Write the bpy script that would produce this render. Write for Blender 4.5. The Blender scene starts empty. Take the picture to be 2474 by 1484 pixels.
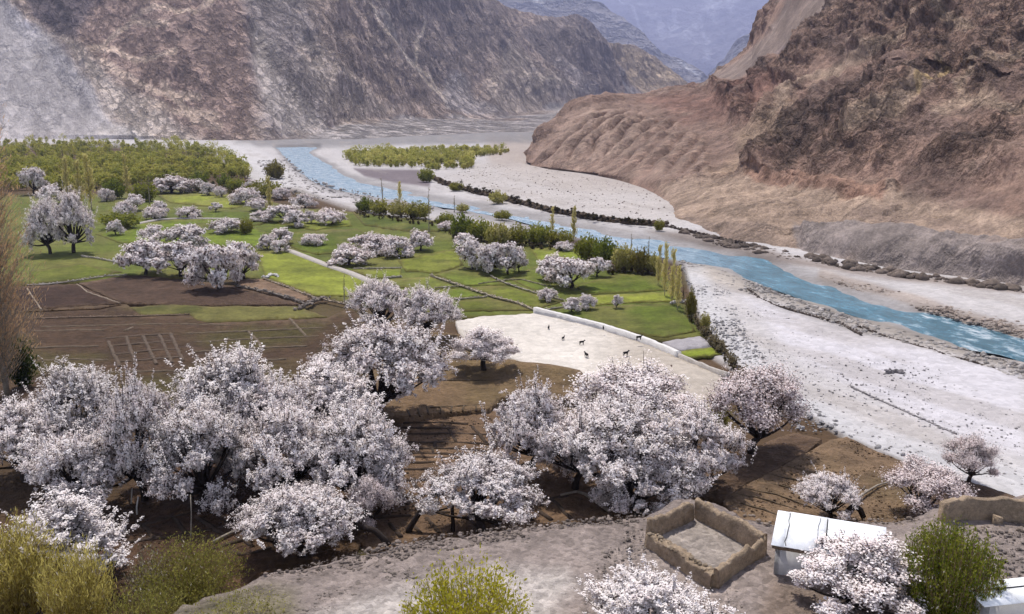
import bpy, math, random
import numpy as np
from mathutils import Vector, Matrix
from mathutils.geometry import delaunay_2d_cdt

# ---------------------------------------------------------------- camera
SC = bpy.context.scene
CAMH = 30.0
PW, PH = 2473.0, 1484.0                 # working pixel frame of the photograph
HFOV = math.radians(60.0)
FPX = PW / 2 / math.tan(HFOV / 2)
PITCH = math.atan((PH / 2 - 247.0) / FPX)
cam = bpy.data.cameras.new("camera")
cam.sensor_width = 36.0
cam.lens = 18.0 / math.tan(HFOV / 2)
cam.clip_start = 0.5
cam.clip_end = 60000.0
camo = bpy.data.objects.new("camera", cam)
SC.collection.objects.link(camo)
camo.location = (0, 0, CAMH)
camo.rotation_euler = (math.pi / 2 - PITCH, 0, 0)
SC.camera = camo

# ---------------------------------------------------------------- light
SUN_EL, SUN_AZ = math.radians(64), math.radians(-16)     # azimuth from +Y towards +X
w = bpy.data.worlds.new("World")
SC.world = w
w.use_nodes = True
nt = w.node_tree
nt.nodes.clear()
sky = nt.nodes.new("ShaderNodeTexSky")
sky.sky_type = 'NISHITA'
sky.sun_disc = False
sky.sun_elevation = SUN_EL
sky.sun_rotation = SUN_AZ
sky.altitude = 2500
sky.dust_density = 2.0
bg = nt.nodes.new("ShaderNodeBackground")
bg.inputs[1].default_value = 0.14
wo = nt.nodes.new("ShaderNodeOutputWorld")
hs = nt.nodes.new("ShaderNodeHueSaturation")        # thin high cloud takes most of the blue out of the skylight
hs.inputs["Saturation"].default_value = 0.42
nt.links.new(sky.outputs[0], hs.inputs["Color"])
nt.links.new(hs.outputs[0], bg.inputs[0])
nt.links.new(bg.outputs[0], wo.inputs[0])
sl = bpy.data.lights.new("sun", 'SUN')
sl.energy = 3.6
sl.angle = math.radians(1.2)
sl.color = (1.0, 0.95, 0.88)
slo = bpy.data.objects.new("sun", sl)
SC.collection.objects.link(slo)
SUNV = Vector((math.sin(SUN_AZ) * math.cos(SUN_EL), math.cos(SUN_AZ) * math.cos(SUN_EL), math.sin(SUN_EL)))
slo.rotation_euler = SUNV.to_track_quat('Z', 'Y').to_euler()
slo.location = SUNV * 300
vs = SC.view_settings
vs.view_transform = 'Standard'
vs.look = 'None'
vs.gamma = 1.0
vs.exposure = 0.55
vs.use_curve_mapping = False
SC.cycles.use_denoising = True
SC.cycles.max_bounces = 5
SC.cycles.diffuse_bounces = 3
SC.cycles.glossy_bounces = 2
SC.cycles.adaptive_threshold = 0.03
SC.cycles.volume_bounces = 0
SC.cycles.transparent_max_bounces = 8

# ---------------------------------------------------------------- helpers
COL = SC.collection
CAM = np.array([0.0, 0.0, CAMH])
FW = np.array([0, math.cos(PITCH), -math.sin(PITCH)])
UP = np.array([0, math.sin(PITCH), math.cos(PITCH)])
RT = np.array([1.0, 0, 0])


def rays(px, py):
    px = np.asarray(px, float)
    py = np.asarray(py, float)
    return FW[None, :] + RT[None, :] * ((px - PW / 2) / FPX)[:, None] + UP[None, :] * (-(py - PH / 2) / FPX)[:, None]


def unp(px, py, z=0.0):
    """pixel(s) -> world point on the horizontal plane z"""
    a = np.atleast_1d(np.asarray(px, float))
    b = np.atleast_1d(np.asarray(py, float))
    d = rays(a, b)
    t = (z - CAMH) / d[:, 2]
    return CAM + d * t[:, None]


def U1(px, py, z=0.0):
    return unp([px], [py], z)[0]


def at_r(px, py, r):
    """pixel(s) -> world point at horizontal range r"""
    d = rays(np.atleast_1d(px), np.atleast_1d(py))
    h = np.hypot(d[:, 0], d[:, 1])
    return CAM + d * (np.atleast_1d(r) / h)[:, None]


def at_depth(px, py, base):
    """pixel -> world point at the same forward depth as the world point base"""
    d = rays([px], [py])[0]
    return CAM + d * float(np.dot(np.asarray(base) - CAM, FW))


def ppm(p):
    return FPX / float(np.dot(np.asarray(p) - CAM, FW))


def proj(P):
    v = P - CAM
    dep = v @ FW
    return PW / 2 + FPX * (v @ RT) / dep, PH / 2 - FPX * (v @ UP) / dep


def _hash(ix, iy, iz, seed):
    h = (ix.astype(np.int64) * 374761393 + iy.astype(np.int64) * 668265263 + iz.astype(np.int64) * 2147483647 + seed * 1274126177) & 0xFFFFFFFF
    h = ((h ^ (h >> 13)) * 1274126177) & 0xFFFFFFFF
    h = ((h ^ (h >> 16)) * 2246822519) & 0xFFFFFFFF
    return ((h ^ (h >> 15)) & 0xFFFFFF) / float(0xFFFFFF)


def vnoise(P, seed=0):
    """value noise in [-1, 1], P (n,3)"""
    i = np.floor(P).astype(np.int64)
    f = P - i
    u = f * f * f * (f * (f * 6 - 15) + 10)
    r = 0
    for dx in (0, 1):
        wx = u[:, 0] if dx else 1 - u[:, 0]
        for dy in (0, 1):
            wy = u[:, 1] if dy else 1 - u[:, 1]
            for dz in (0, 1):
                wz = u[:, 2] if dz else 1 - u[:, 2]
                r = r + wx * wy * wz * _hash(i[:, 0] + dx, i[:, 1] + dy, i[:, 2] + dz, seed)
    return r * 2 - 1


def fbm(P, scale, octv=5, gain=0.5, seed=0, ridged=False):
    P = np.asarray(P, float) / scale
    a, s, tot = 1.0, 0, 0
    c, sn = math.cos(0.6), math.sin(0.6)
    for o in range(octv):
        n = vnoise(P, seed + o)
        if ridged:
            n = 1 - 2 * np.abs(n)
        s = s + a * n
        tot += a
        a *= gain
        P = P * 2.03 + 17.3
        P = np.stack([c * P[:, 0] - sn * P[:, 1], sn * P[:, 0] + c * P[:, 1], P[:, 2]], 1)
    return s / tot


def sm(a, b, x):
    t = np.clip((x - a) / (b - a), 0, 1)
    return t * t * (3 - 2 * t)


def sdist(x, y, poly):
    """signed distance to a polygon, negative inside"""
    p = np.asarray(poly, float)
    q = np.roll(p, -1, 0)
    best = np.full(x.shape, 1e18)
    inside = np.zeros(x.shape, bool)
    for (ax, ay), (bx, by) in zip(p, q):
        ex, ey = bx - ax, by - ay
        L = ex * ex + ey * ey + 1e-12
        t = np.clip(((x - ax) * ex + (y - ay) * ey) / L, 0, 1)
        best = np.minimum(best, (x - ax - t * ex) ** 2 + (y - ay - t * ey) ** 2)
        if ay != by:
            c = ((ay > y) != (by > y)) & (x < ex * (y - ay) / (by - ay) + ax)
            inside ^= c
    d = np.sqrt(best)
    return np.where(inside, -d, d)


def pdist(x, y, line):
    p = np.asarray(line, float)
    best = np.full(x.shape, 1e18)
    for (ax, ay), (bx, by) in zip(p[:-1], p[1:]):
        ex, ey = bx - ax, by - ay
        t = np.clip(((x - ax) * ex + (y - ay) * ey) / (ex * ex + ey * ey + 1e-12), 0, 1)
        best = np.minimum(best, (x - ax - t * ex) ** 2 + (y - ay - t * ey) ** 2)
    return np.sqrt(best)


def C(r, g, b, k=1.0):
    f = lambda v: ((v / 255 + 0.055) / 1.055) ** 2.4 if v > 10 else v / 255 / 12.92
    return np.array([f(r) * k, f(g) * k, f(b) * k])


def mesh_np(name, V, F, mat=None, col=None, smooth=False):
    """F: array (n,3) or (n,4), or a list of such arrays"""
    V = np.asarray(V, np.float32)
    Fs = F if isinstance(F, list) else [F]
    Fs = [np.asarray(f, np.int32) for f in Fs if len(f)]
    me = bpy.data.meshes.new(name)
    me.vertices.add(len(V))
    me.vertices.foreach_set("co", V.ravel())
    idx = np.concatenate([f.ravel() for f in Fs])
    cnt = np.concatenate([np.full(len(f), f.shape[1], np.int32) for f in Fs])
    me.loops.add(len(idx))
    me.loops.foreach_set("vertex_index", idx)
    me.polygons.add(len(cnt))
    st = np.zeros(len(cnt), np.int32)
    st[1:] = np.cumsum(cnt)[:-1]
    me.polygons.foreach_set("loop_start", st)
    me.polygons.foreach_set("loop_total", cnt)
    if smooth:
        me.polygons.foreach_set("use_smooth", np.ones(len(cnt), bool))
    if col is not None:
        a = me.attributes.new("col", 'FLOAT_COLOR', 'POINT')
        c4 = np.ones((len(V), 4), np.float32)
        c4[:, :np.shape(col)[-1]] = col
        a.data.foreach_set("color", c4.ravel())
    me.update(calc_edges=True)
    if mat:
        me.materials.append(mat)
    return me


def link(name, me, parent=None, loc=None):
    o = bpy.data.objects.new(name, me)
    COL.objects.link(o)
    if parent:
        o.parent = parent
    if loc is not None:
        o.location = loc
    return o


def tag(o, label=None, cat=None, group=None, kind=None):
    if label:
        o["label"] = label
    if cat:
        o["category"] = cat
    if group:
        o["group"] = group
    if kind:
        o["kind"] = kind
    return o


def thing(name, label, cat, loc, group=None):
    o = bpy.data.objects.new(name, None)
    o.empty_display_size = 0.2
    COL.objects.link(o)
    o.location = [float(v) for v in loc]
    return tag(o, label, cat, group)


class MB:
    """collects small shapes into one mesh"""

    def __init__(s):
        s.V, s.T, s.Q, s.n = [], [], [], 0

    def add(s, V, T=None, Q=None):
        V = np.asarray(V, float)
        if T is not None and len(T):
            s.T.append(np.asarray(T, int) + s.n)
        if Q is not None and len(Q):
            s.Q.append(np.asarray(Q, int) + s.n)
        s.V.append(V)
        s.n += len(V)

    def tube(s, pts, rad, sides=6, cap=True):
        pts = np.asarray(pts, float)
        n = len(pts)
        rad = np.broadcast_to(rad, (n,))
        tan = np.gradient(pts, axis=0)
        tan /= np.linalg.norm(tan, axis=1)[:, None] + 1e-9
        ref = np.array([0.31, 0.17, 0.93]) if abs(tan[:, 2].mean()) < 0.8 else np.array([1.0, 0.2, 0])
        a = np.cross(tan, ref)
        a /= np.linalg.norm(a, axis=1)[:, None] + 1e-9
        b = np.cross(tan, a)
        th = np.arange(sides) * 2 * math.pi / sides
        V = pts[:, None, :] + rad[:, None, None] * (a[:, None, :] * np.cos(th)[None, :, None] + b[:, None, :] * np.sin(th)[None, :, None])
        V = V.reshape(-1, 3)
        Q = []
        for i in range(n - 1):
            for j in range(sides):
                k = (j + 1) % sides
                Q.append((i * sides + j, i * sides + k, (i + 1) * sides + k, (i + 1) * sides + j))
        T = []
        if cap:
            V = np.vstack([V, pts[-1:], pts[:1]])
            for j in range(sides):
                T.append(((n - 1) * sides + j, (n - 1) * sides + (j + 1) % sides, n * sides))
                T.append(((j + 1) % sides, j, n * sides + 1))
        s.add(V, T, Q)

    def box(s, M, sx, sy, sz, jit=0, rng=None):
        V = np.array([(x, y, z) for x in (-.5, .5) for y in (-.5, .5) for z in (-.5, .5)]) * (sx, sy, sz)
        if jit:
            V = V + rng.normal(0, jit, V.shape)
        V = V @ np.array(M.to_3x3()).T + np.array(M.translation)
        s.add(V, None, [(0, 1, 3, 2), (4, 6, 7, 5), (0, 4, 5, 1), (2, 3, 7, 6), (0, 2, 6, 4), (1, 5, 7, 3)])

    def mesh(s, name, mat, col=None, smooth=False):
        F = []
        if s.Q:
            F.append(np.concatenate(s.Q))
        if s.T:
            F.append(np.concatenate(s.T))
        return mesh_np(name, np.concatenate(s.V), F, mat, col, smooth)


# ---------------------------------------------------------------- materials
def new_mat(name):
    m = bpy.data.materials.new(name)
    m.use_nodes = True
    nt = m.node_tree
    b = nt.nodes["Principled BSDF"]
    b.inputs["Specular IOR Level"].default_value = 0.2
    return m, nt, b


def noise_node(nt, co, scale, detail=6, rough=0.6, lac=2.0):
    n = nt.nodes.new("ShaderNodeTexNoise")
    n.inputs["Scale"].default_value = scale
    n.inputs["Detail"].default_value = detail
    n.inputs["Roughness"].default_value = rough
    nt.links.new(co, n.inputs["Vector"])
    return n.outputs[0]


def mrange(nt, v, a, b, c, d):
    n = nt.nodes.new("ShaderNodeMapRange")
    n.inputs[1].default_value, n.inputs[2].default_value = a, b
    n.inputs[3].default_value, n.inputs[4].default_value = c, d
    nt.links.new(v, n.inputs[0])
    return n.outputs[0]


def vmul(nt, c, f):
    n = nt.nodes.new("ShaderNodeVectorMath")
    n.operation = 'SCALE'
    nt.links.new(c, n.inputs[0])
    nt.links.new(f, n.inputs[3])
    return n.outputs[0]


def math_node(nt, op, a, b):
    n = nt.nodes.new("ShaderNodeMath")
    n.operation = op
    for i, v in enumerate((a, b)):
        if isinstance(v, (int, float)):
            n.inputs[i].default_value = v
        else:
            nt.links.new(v, n.inputs[i])
    return n.outputs[0]


def terrain_mat(name, scales, contrast=0.5, bump=0.5, bdist=0.2, color=None, rough=0.95, stretch=(1, 1, 1), rotz=0, speck=0, speck_scale=1.5, cracks=()):
    """colour from the attribute col (or a plain colour), broken up by noise at several sizes, with relief"""
    m, nt, b = new_mat(name)
    b.inputs["Roughness"].default_value = rough
    tc = nt.nodes.new("ShaderNodeTexCoord")
    mp = nt.nodes.new("ShaderNodeMapping")
    mp.vector_type = 'TEXTURE'
    mp.inputs["Scale"].default_value = stretch
    mp.inputs["Rotation"].default_value = (0, 0, math.radians(rotz))
    nt.links.new(tc.outputs["Object"], mp.inputs["Vector"])
    co = mp.outputs[0]
    if color is None:
        at = nt.nodes.new("ShaderNodeAttribute")
        at.attribute_name = "col"
        c = at.outputs["Color"]
    else:
        rg = nt.nodes.new("ShaderNodeRGB")
        rg.outputs[0].default_value = (*color, 1)
        c = rg.outputs[0]
    h = None
    for i, s in enumerate(scales):
        n = noise_node(nt, co, s, 5, 0.65)
        k = contrast / (1 + 0.35 * i)
        f = mrange(nt, n, 0.3, 0.7, 1 - k, 1 + k)
        c = vmul(nt, c, f)
        hn = math_node(nt, 'MULTIPLY', n, 1.0 / s)
        h = hn if h is None else math_node(nt, 'ADD', h, hn)
    for cs, ck in cracks:
        n = noise_node(nt, co, cs, 7, 0.62)
        ab = nt.nodes.new("ShaderNodeMath")
        ab.operation = 'ABSOLUTE'
        nt.links.new(math_node(nt, 'SUBTRACT', n, 0.5), ab.inputs[0])
        f = mrange(nt, ab.outputs[0], 0.0, 0.035, -ck, ck * .12)
        if color is None:
            f = math_node(nt, 'MULTIPLY', f, at.outputs["Alpha"])
        c = vmul(nt, c, math_node(nt, 'ADD', f, 1.0))
        h = math_node(nt, 'ADD', h, mrange(nt, ab.outputs[0], 0.0, 0.04, -0.35 / cs, 0))
    if speck:
        v = nt.nodes.new("ShaderNodeTexVoronoi")
        v.inputs["Scale"].default_value = speck_scale
        nt.links.new(co, v.inputs["Vector"])
        sp = nt.nodes.new("ShaderNodeSeparateColor")
        nt.links.new(v.outputs["Color"], sp.inputs[0])
        f = mrange(nt, sp.outputs[0], 0, 1, 1 - speck, 1 + speck * 0.6)
        c = vmul(nt, c, f)
        hv = mrange(nt, v.outputs["Distance"], 0, 0.6, 0.35 / speck_scale, 0)
        h = math_node(nt, 'ADD', h, hv)
    nt.links.new(c, b.inputs["Base Color"])
    bp = nt.nodes.new("ShaderNodeBump")
    bp.inputs["Strength"].default_value = bump
    bp.inputs["Distance"].default_value = bdist * 5
    nt.links.new(h, bp.inputs["Height"])
    if color is None:
        nt.links.new(math_node(nt, 'MULTIPLY', at.outputs["Alpha"], bump), bp.inputs["Strength"])
    nt.links.new(bp.outputs[0], b.inputs["Normal"])
    return m


M_rock = terrain_mat("rock_near", (0.10, 0.5, 2.0), 0.30, 0.8, 0.3, stretch=(1, 1.7, 1.5), rotz=-37, cracks=((0.06, .36), (0.22, .34)))
M_rockfar = terrain_mat("rock_far", (0.035, 0.12, 0.45), 0.26, 0.8, 0.3, stretch=(1, 2.4, 2.0), rotz=30, cracks=((0.022, .2), (0.07, .24)))
M_farmt = terrain_mat("rock_distant", (0.002, 0.008), 0.4, 0.9, 0.3)
M_gravel = terrain_mat("gravel", (0.25, 2.2), 0.07, 0.35, 0.05, speck=0.13, speck_scale=1.4)
M_field = terrain_mat("field_soil", (0.3, 1.2, 4.5), 0.26, 0.7, 0.09)
M_grass = terrain_mat("field_grass", (0.3, 1.6, 6.0), 0.30, 0.4, 0.05)
M_dirt = terrain_mat("hillside_dirt", (0.6, 2.2, 7), 0.20, 0.8, 0.08, speck=0.28, speck_scale=3.0)
M_stone = terrain_mat("stone", (1.2, 5), 0.35, 0.5, 0.05)
M_bark = terrain_mat("bark", (3, 12), 0.35, 0.5, 0.03, color=(0.035, 0.026, 0.022))
M_barkpale = terrain_mat("bark_pale", (3, 12), 0.3, 0.5, 0.03, color=(0.30, 0.26, 0.21))
M_mud = terrain_mat("mud_wall", (0.8, 4, 14), 0.32, 0.8, 0.08, color=(0.30, 0.225, 0.155))
M_plaster = terrain_mat("plaster", (0.8, 5), 0.08, 0.3, 0.02, color=(0.55, 0.53, 0.52))
M_wood = terrain_mat("old_wood", (2, 9), 0.3, 0.4, 0.02, color=(0.16, 0.11, 0.075))
M_black = terrain_mat("black_hide", (4, 15), 0.3, 0.3, 0.02, color=(0.012, 0.011, 0.012))
M_cable = terrain_mat("black_cable", (4,), 0.1, 0.1, 0.02, color=(0.03, 0.03, 0.03))


def roof_mat():
    m, nt, b = new_mat("roof_metal")
    b.inputs["Roughness"].default_value = 0.6
    b.inputs["Specular IOR Level"].default_value = 0.6
    tc = nt.nodes.new("ShaderNodeTexCoord")
    n = noise_node(nt, tc.outputs["Object"], 1.1, 7, 0.65)
    r = nt.nodes.new("ShaderNodeValToRGB")
    r.color_ramp.elements[0].position = 0.32
    r.color_ramp.elements[0].color = (0.70, 0.71, 0.74, 1)
    r.color_ramp.elements[1].position = 0.52
    r.color_ramp.elements[1].color = (0.92, 0.93, 0.95, 1)
    nt.links.new(n, r.inputs[0])
    nt.links.new(r.outputs[0], b.inputs["Base Color"])
    return m


M_roof = roof_mat()


def leaf_mat(name, trans=0.25, tint=(1, 1, 1)):
    m, nt, b = new_mat(name)
    b.inputs["Roughness"].default_value = 0.8
    at = nt.nodes.new("ShaderNodeAttribute")
    at.attribute_name = "col"
    oi = nt.nodes.new("ShaderNodeObjectInfo")
    f = mrange(nt, oi.outputs["Random"], 0, 1, 0.9, 1.06)
    c = vmul(nt, at.outputs["Color"], f)
    nt.links.new(c, b.inputs["Base Color"])
    tr = nt.nodes.new("ShaderNodeBsdfTranslucent")
    nt.links.new(c, tr.inputs[0])
    mx = nt.nodes.new("ShaderNodeMixShader")
    mx.inputs[0].default_value = trans
    nt.links.new(b.outputs[0], mx.inputs[1])
    nt.links.new(tr.outputs[0], mx.inputs[2])
    out = [n for n in nt.nodes if n.type == 'OUTPUT_MATERIAL'][0]
    nt.links.new(mx.outputs[0], out.inputs[0])
    return m


M_blossom = leaf_mat("blossom", 0.22)
M_leaf = leaf_mat("leaf", 0.5)


def water_mat():
    m, nt, b = new_mat("river_water")
    tc = nt.nodes.new("ShaderNodeTexCoord")
    at = nt.nodes.new("ShaderNodeAttribute")
    at.attribute_name = "col"
    sp = nt.nodes.new("ShaderNodeSeparateColor")
    nt.links.new(at.outputs["Color"], sp.inputs[0])
    mp = nt.nodes.new("ShaderNodeMapping")
    mp.inputs["Rotation"].default_value = (0, 0, math.radians(20.5))
    mp.inputs["Scale"].default_value = (1, 0.45, 1)
    mp.vector_type = 'TEXTURE'
    mp.inputs["Scale"].default_value = (1, 2.6, 1)
    nt.links.new(tc.outputs["Object"], mp.inputs["Vector"])
    n1 = noise_node(nt, mp.outputs[0], 0.4, 8, 0.72)
    n2 = noise_node(nt, mp.outputs[0], 1.4, 6, 0.7)
    s = math_node(nt, 'ADD', math_node(nt, 'MULTIPLY', n1, 0.6), math_node(nt, 'MULTIPLY', n2, 0.4))
    thr = math_node(nt, 'SUBTRACT', s, mrange(nt, sp.outputs[0], 0, 1, 0.68, 0.50))
    foam = mrange(nt, thr, 0.0, 0.10, 0, 0.8)
    mix = nt.nodes.new("ShaderNodeMix")
    mix.data_type = 'RGBA'
    nt.links.new(foam, mix.inputs[0])
    deep = nt.nodes.new("ShaderNodeMix")
    deep.data_type = 'RGBA'
    deep.inputs[6].default_value = (0.020, 0.105, 0.150, 1)
    deep.inputs[7].default_value = (0.10, 0.26, 0.36, 1)
    nt.links.new(mrange(nt, s, 0.42, 0.58, 0, 1), deep.inputs[0])
    pale = nt.nodes.new("ShaderNodeMix")  # mixes the sky's reflection into the base colour of the far water
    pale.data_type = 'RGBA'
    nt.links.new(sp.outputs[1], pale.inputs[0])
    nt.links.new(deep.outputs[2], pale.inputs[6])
    sky_sheen = nt.nodes.new("ShaderNodeMix")
    sky_sheen.data_type = 'RGBA'
    sky_sheen.inputs[6].default_value = (0.22, 0.36, 0.48, 1)
    sky_sheen.inputs[7].default_value = (0.58, 0.65, 0.72, 1)
    nt.links.new(mrange(nt, s, 0.40, 0.60, 0, 1), sky_sheen.inputs[0])
    nt.links.new(sky_sheen.outputs[2], pale.inputs[7])
    nt.links.new(pale.outputs[2], mix.inputs[6])
    mix.inputs[7].default_value = (0.78, 0.82, 0.85, 1)
    nt.links.new(mix.outputs[2], b.inputs["Base Color"])
    b.inputs["Roughness"].default_value = 0.22
    b.inputs["Specular IOR Level"].default_value = 0.5
    bp = nt.nodes.new("ShaderNodeBump")
    bp.inputs["Strength"].default_value = 0.9
    bp.inputs["Distance"].default_value = 1.2
    nt.links.new(s, bp.inputs["Height"])
    nt.links.new(bp.outputs[0], b.inputs["Normal"])
    return m


M_water = water_mat()

# ---------------------------------------------------------------- layout of the valley floor (photo pixels, dropped onto level planes)
RIV_L = [(668, 357), (690, 378), (715, 405), (745, 430), (800, 452), (860, 466), (930, 480), (1100, 505), (1235, 528), (1330, 555), (1450, 585), (1560, 612),
         (1632, 624), (1666, 630), (1768, 654), (1802, 671), (1870, 695), (1921, 712), (2006, 739), (2057, 756), (2108, 773), (2176, 790), (2227, 807),
         (2278, 821), (2346, 841), (2414, 851), (2473, 870), (2800, 950), (3300, 1070)]
RIV_R = [(770, 354), (745, 366), (762, 378), (800, 402), (830, 424), (870, 440), (930, 452), (1050, 482), (1200, 511), (1350, 539), (1480, 566), (1560, 575),
         (1632, 586), (1717, 600), (1802, 617), (1853, 630), (1921, 657), (1972, 675), (2000, 685), (2040, 698), (2091, 715), (2135, 725), (2152, 736),
         (2203, 749), (2278, 770), (2363, 790), (2414, 804), (2473, 819), (2800, 890), (3300, 990)]
RIV = RIV_L + RIV_R[::-1]

# ground sheet ------------------------------------------------------------
def build_ground():
    pxs = np.concatenate([np.linspace(-2600, -60, 30), np.linspace(-50, 2520, 460), np.linspace(2540, 5200, 30)])
    pys = np.concatenate([np.array([251, 254, 258, 264, 271, 279, 288]), np.linspace(296, 1500, 300), np.linspace(1520, 2600, 24)])
    X, Y = np.meshgrid(pxs, pys)
    x, y = X.ravel(), Y.ravel()
    P = unp(x, y, 0.0)
    n = fbm(P, 9.0, 4, 0.5, 3)
    n2 = fbm(P, 60.0, 4, 0.5, 9)
    sd = sdist(x, y, RIV)
    mpp = np.hypot(P[:, 0], P[:, 1]) / FPX           # metres per pixel, across
    sdm = sd * mpp + n * 1.2
    z = 0.12 * n + 0.10 * n2
    z = z + 0.25 * sm(0, 3, sdm) * sm(9, 3, sdm) * (0.5 + n)
    z = np.where(sdm < 1.5, z * sm(-1, 1.5, sdm) - 1.6 * sm(1.2, -2.5, sdm), z)
    left = sdist(x, y, [(-2600, 352), (300, 352), (520, 362), (600, 400), (660, 440), (850, 505), (1100, 560), (1500, 580), (1650, 640), (1720, 860), (2050, 1060), (2473, 1230), (2600, 2600), (-2600, 2600)])
    z = np.where(left < 0, z * 0.3 - 0.25, z)
    P[:, 2] = z
    wx = n * 14 + n2 * 10
    base = np.tile(C(202, 196, 194, 0.78), (len(x), 1))

    def paint(col, poly, soft=8, k=1.0, warp=1.0):
        m = (k * sm(soft, -soft, sdist(x + wx * warp, y + wx * 0.5 * warp, poly)))[:, None]
        base[:] = base * (1 - m) + col * m
    def band(line, wid, col, k=0.8):
        m = (k * sm(wid, wid * 0.3, pdist(x + wx * .4, y + wx * .3, line)))[:, None]
        base[:] = base * (1 - m) + col * m
    # beige, stony ground across the river and at the foot of the fan
    paint(C(176, 160, 148, 0.8), [(1180, 330), (1320, 330), (1310, 400), (1500, 430), (1720, 440), (1700, 540), (1560, 470), (1350, 455), (1230, 420), (1180, 400)], 16, 0.75)
    paint(C(136, 132, 131, 0.75), [(600, 300), (1400, 290), (1340, 345), (1000, 350), (700, 357), (560, 352)], 6, 0.8, 0.4)
    paint(C(150, 135, 125, 0.8), [(1560, 560), (1700, 560), (1900, 620), (2100, 650), (2473, 690), (2473, 715), (2100, 672), (1900, 640), (1720, 600)], 8, 0.8, 0.5)
    # cobble belts along the water
    band([(1640, 640), (1800, 690), (1950, 735), (2100, 790), (2300, 845), (2473, 890)], 26, C(196, 184, 172, 0.78), 0.85)
    band([(1990, 670), (2130, 705), (2300, 760), (2473, 805)], 20, C(186, 170, 158, 0.78), 0.8)
    band([(1660, 650), (1700, 760), (1780, 860), (1900, 960), (2060, 1060), (2250, 1120), (2473, 1180)], 60, C(205, 203, 204, 0.80), 0.6)
    paint(C(216, 211, 215, 0.80), [(1800, 720), (2050, 800), (2473, 910), (2473, 1100), (2300, 1050), (2060, 930), (1900, 850)], 24, 0.8)
    paint(C(124, 112, 116, 0.75), [(852, 407), (1012, 410), (1042, 438), (1036, 452), (950, 442), (880, 427)], 3, 0.95, 0.15)
    paint(C(196, 187, 181, 0.80), [(1060, 425), (1170, 390), (1300, 400), (1480, 440), (1680, 470), (1660, 540), (1560, 540), (1300, 500)], 20, 0.7)
    # soil under the orchards
    m = sm(8, -8, left)[:, None]
    base[:] = base * (1 - m) + C(104, 82, 60, 0.62) * m
    g = sm(-0.2, 0.5, fbm(P, 14, 4, .5, 21))[:, None] * m
    base[:] = base * (1 - 0.55 * g) + C(96, 100, 45, 0.55) * g * 0.55
    mm = (sm(12, -4, sdist(x, y, [(300, 350), (600, 350), (680, 400), (700, 450), (640, 470), (600, 420), (480, 350)]) + wx * .2) * 0.8)[:, None]
    base[:] = base * (1 - mm) + C(214, 209, 207, 0.78) * mm
    br = fbm(np.stack([P[:, 0] * .85 + P[:, 1] * .5, (P[:, 1] * .85 - P[:, 0] * .5) * .22, 0 * x], 1), 5.5, 5, .6, 631)
    damp = sm(.12, .45, br)[:, None] * (1 - m)
    base[:] = base * (1 - .45 * damp) + C(168, 158, 150, .75) * .45 * damp
    base *= (1 + 0.10 * n[:, None] + .10 * br[:, None])
    wet = (sm(3.0, .4, sdm) * .4)[:, None]
    base *= 1 - wet
    nc = len(pxs)
    i = np.arange(len(pys) - 1)[:, None] * nc + np.arange(nc - 1)[None, :]
    i = i.ravel()
    F = np.stack([i, i + nc, i + nc + 1, i + 1], 1)
    o = link("ground", mesh_np("ground", P, F, M_gravel, base, True))
    tag(o, "pale gravel and sand of the valley floor", kind="structure")


build_ground()


def build_river():
    def dens(line, n):
        p = np.array(line, float)
        s = np.concatenate([[0], np.cumsum(np.hypot(*(p[1:] - p[:-1]).T))])
        t = np.linspace(0, s[-1], n)
        return np.stack([np.interp(t, s, p[:, 0]), np.interp(t, s, p[:, 1])], 1)
    n, k = 260, 14
    a, b = dens(RIV_L, n), dens(RIV_R, n)
    # widen beyond the banks; the ground rises over the edges
    u = np.linspace(-0.12, 1.12, k)
    G = a[:, None, :] * (1 - u)[None, :, None] + b[:, None, :] * u[None, :, None]
    G = G.reshape(-1, 2)
    P = unp(G[:, 0], G[:, 1], -0.35)
    P[:, 2] += 0.10 * fbm(P, 3.0, 3, .5, 4)
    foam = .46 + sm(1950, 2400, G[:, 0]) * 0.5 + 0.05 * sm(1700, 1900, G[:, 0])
    pale = .8 - .8 * sm(1450, 1900, G[:, 0])  # upstream water painted paler to stand for reflected sky
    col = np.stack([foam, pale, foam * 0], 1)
    i = (np.arange(n - 1)[:, None] * k + np.arange(k - 1)[None, :]).ravel()
    F = np.stack([i, i + 1, i + k + 1, i + k], 1)
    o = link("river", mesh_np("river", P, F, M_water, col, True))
    tag(o, "turquoise glacial river winding down the valley", kind="structure")


build_river()


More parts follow.
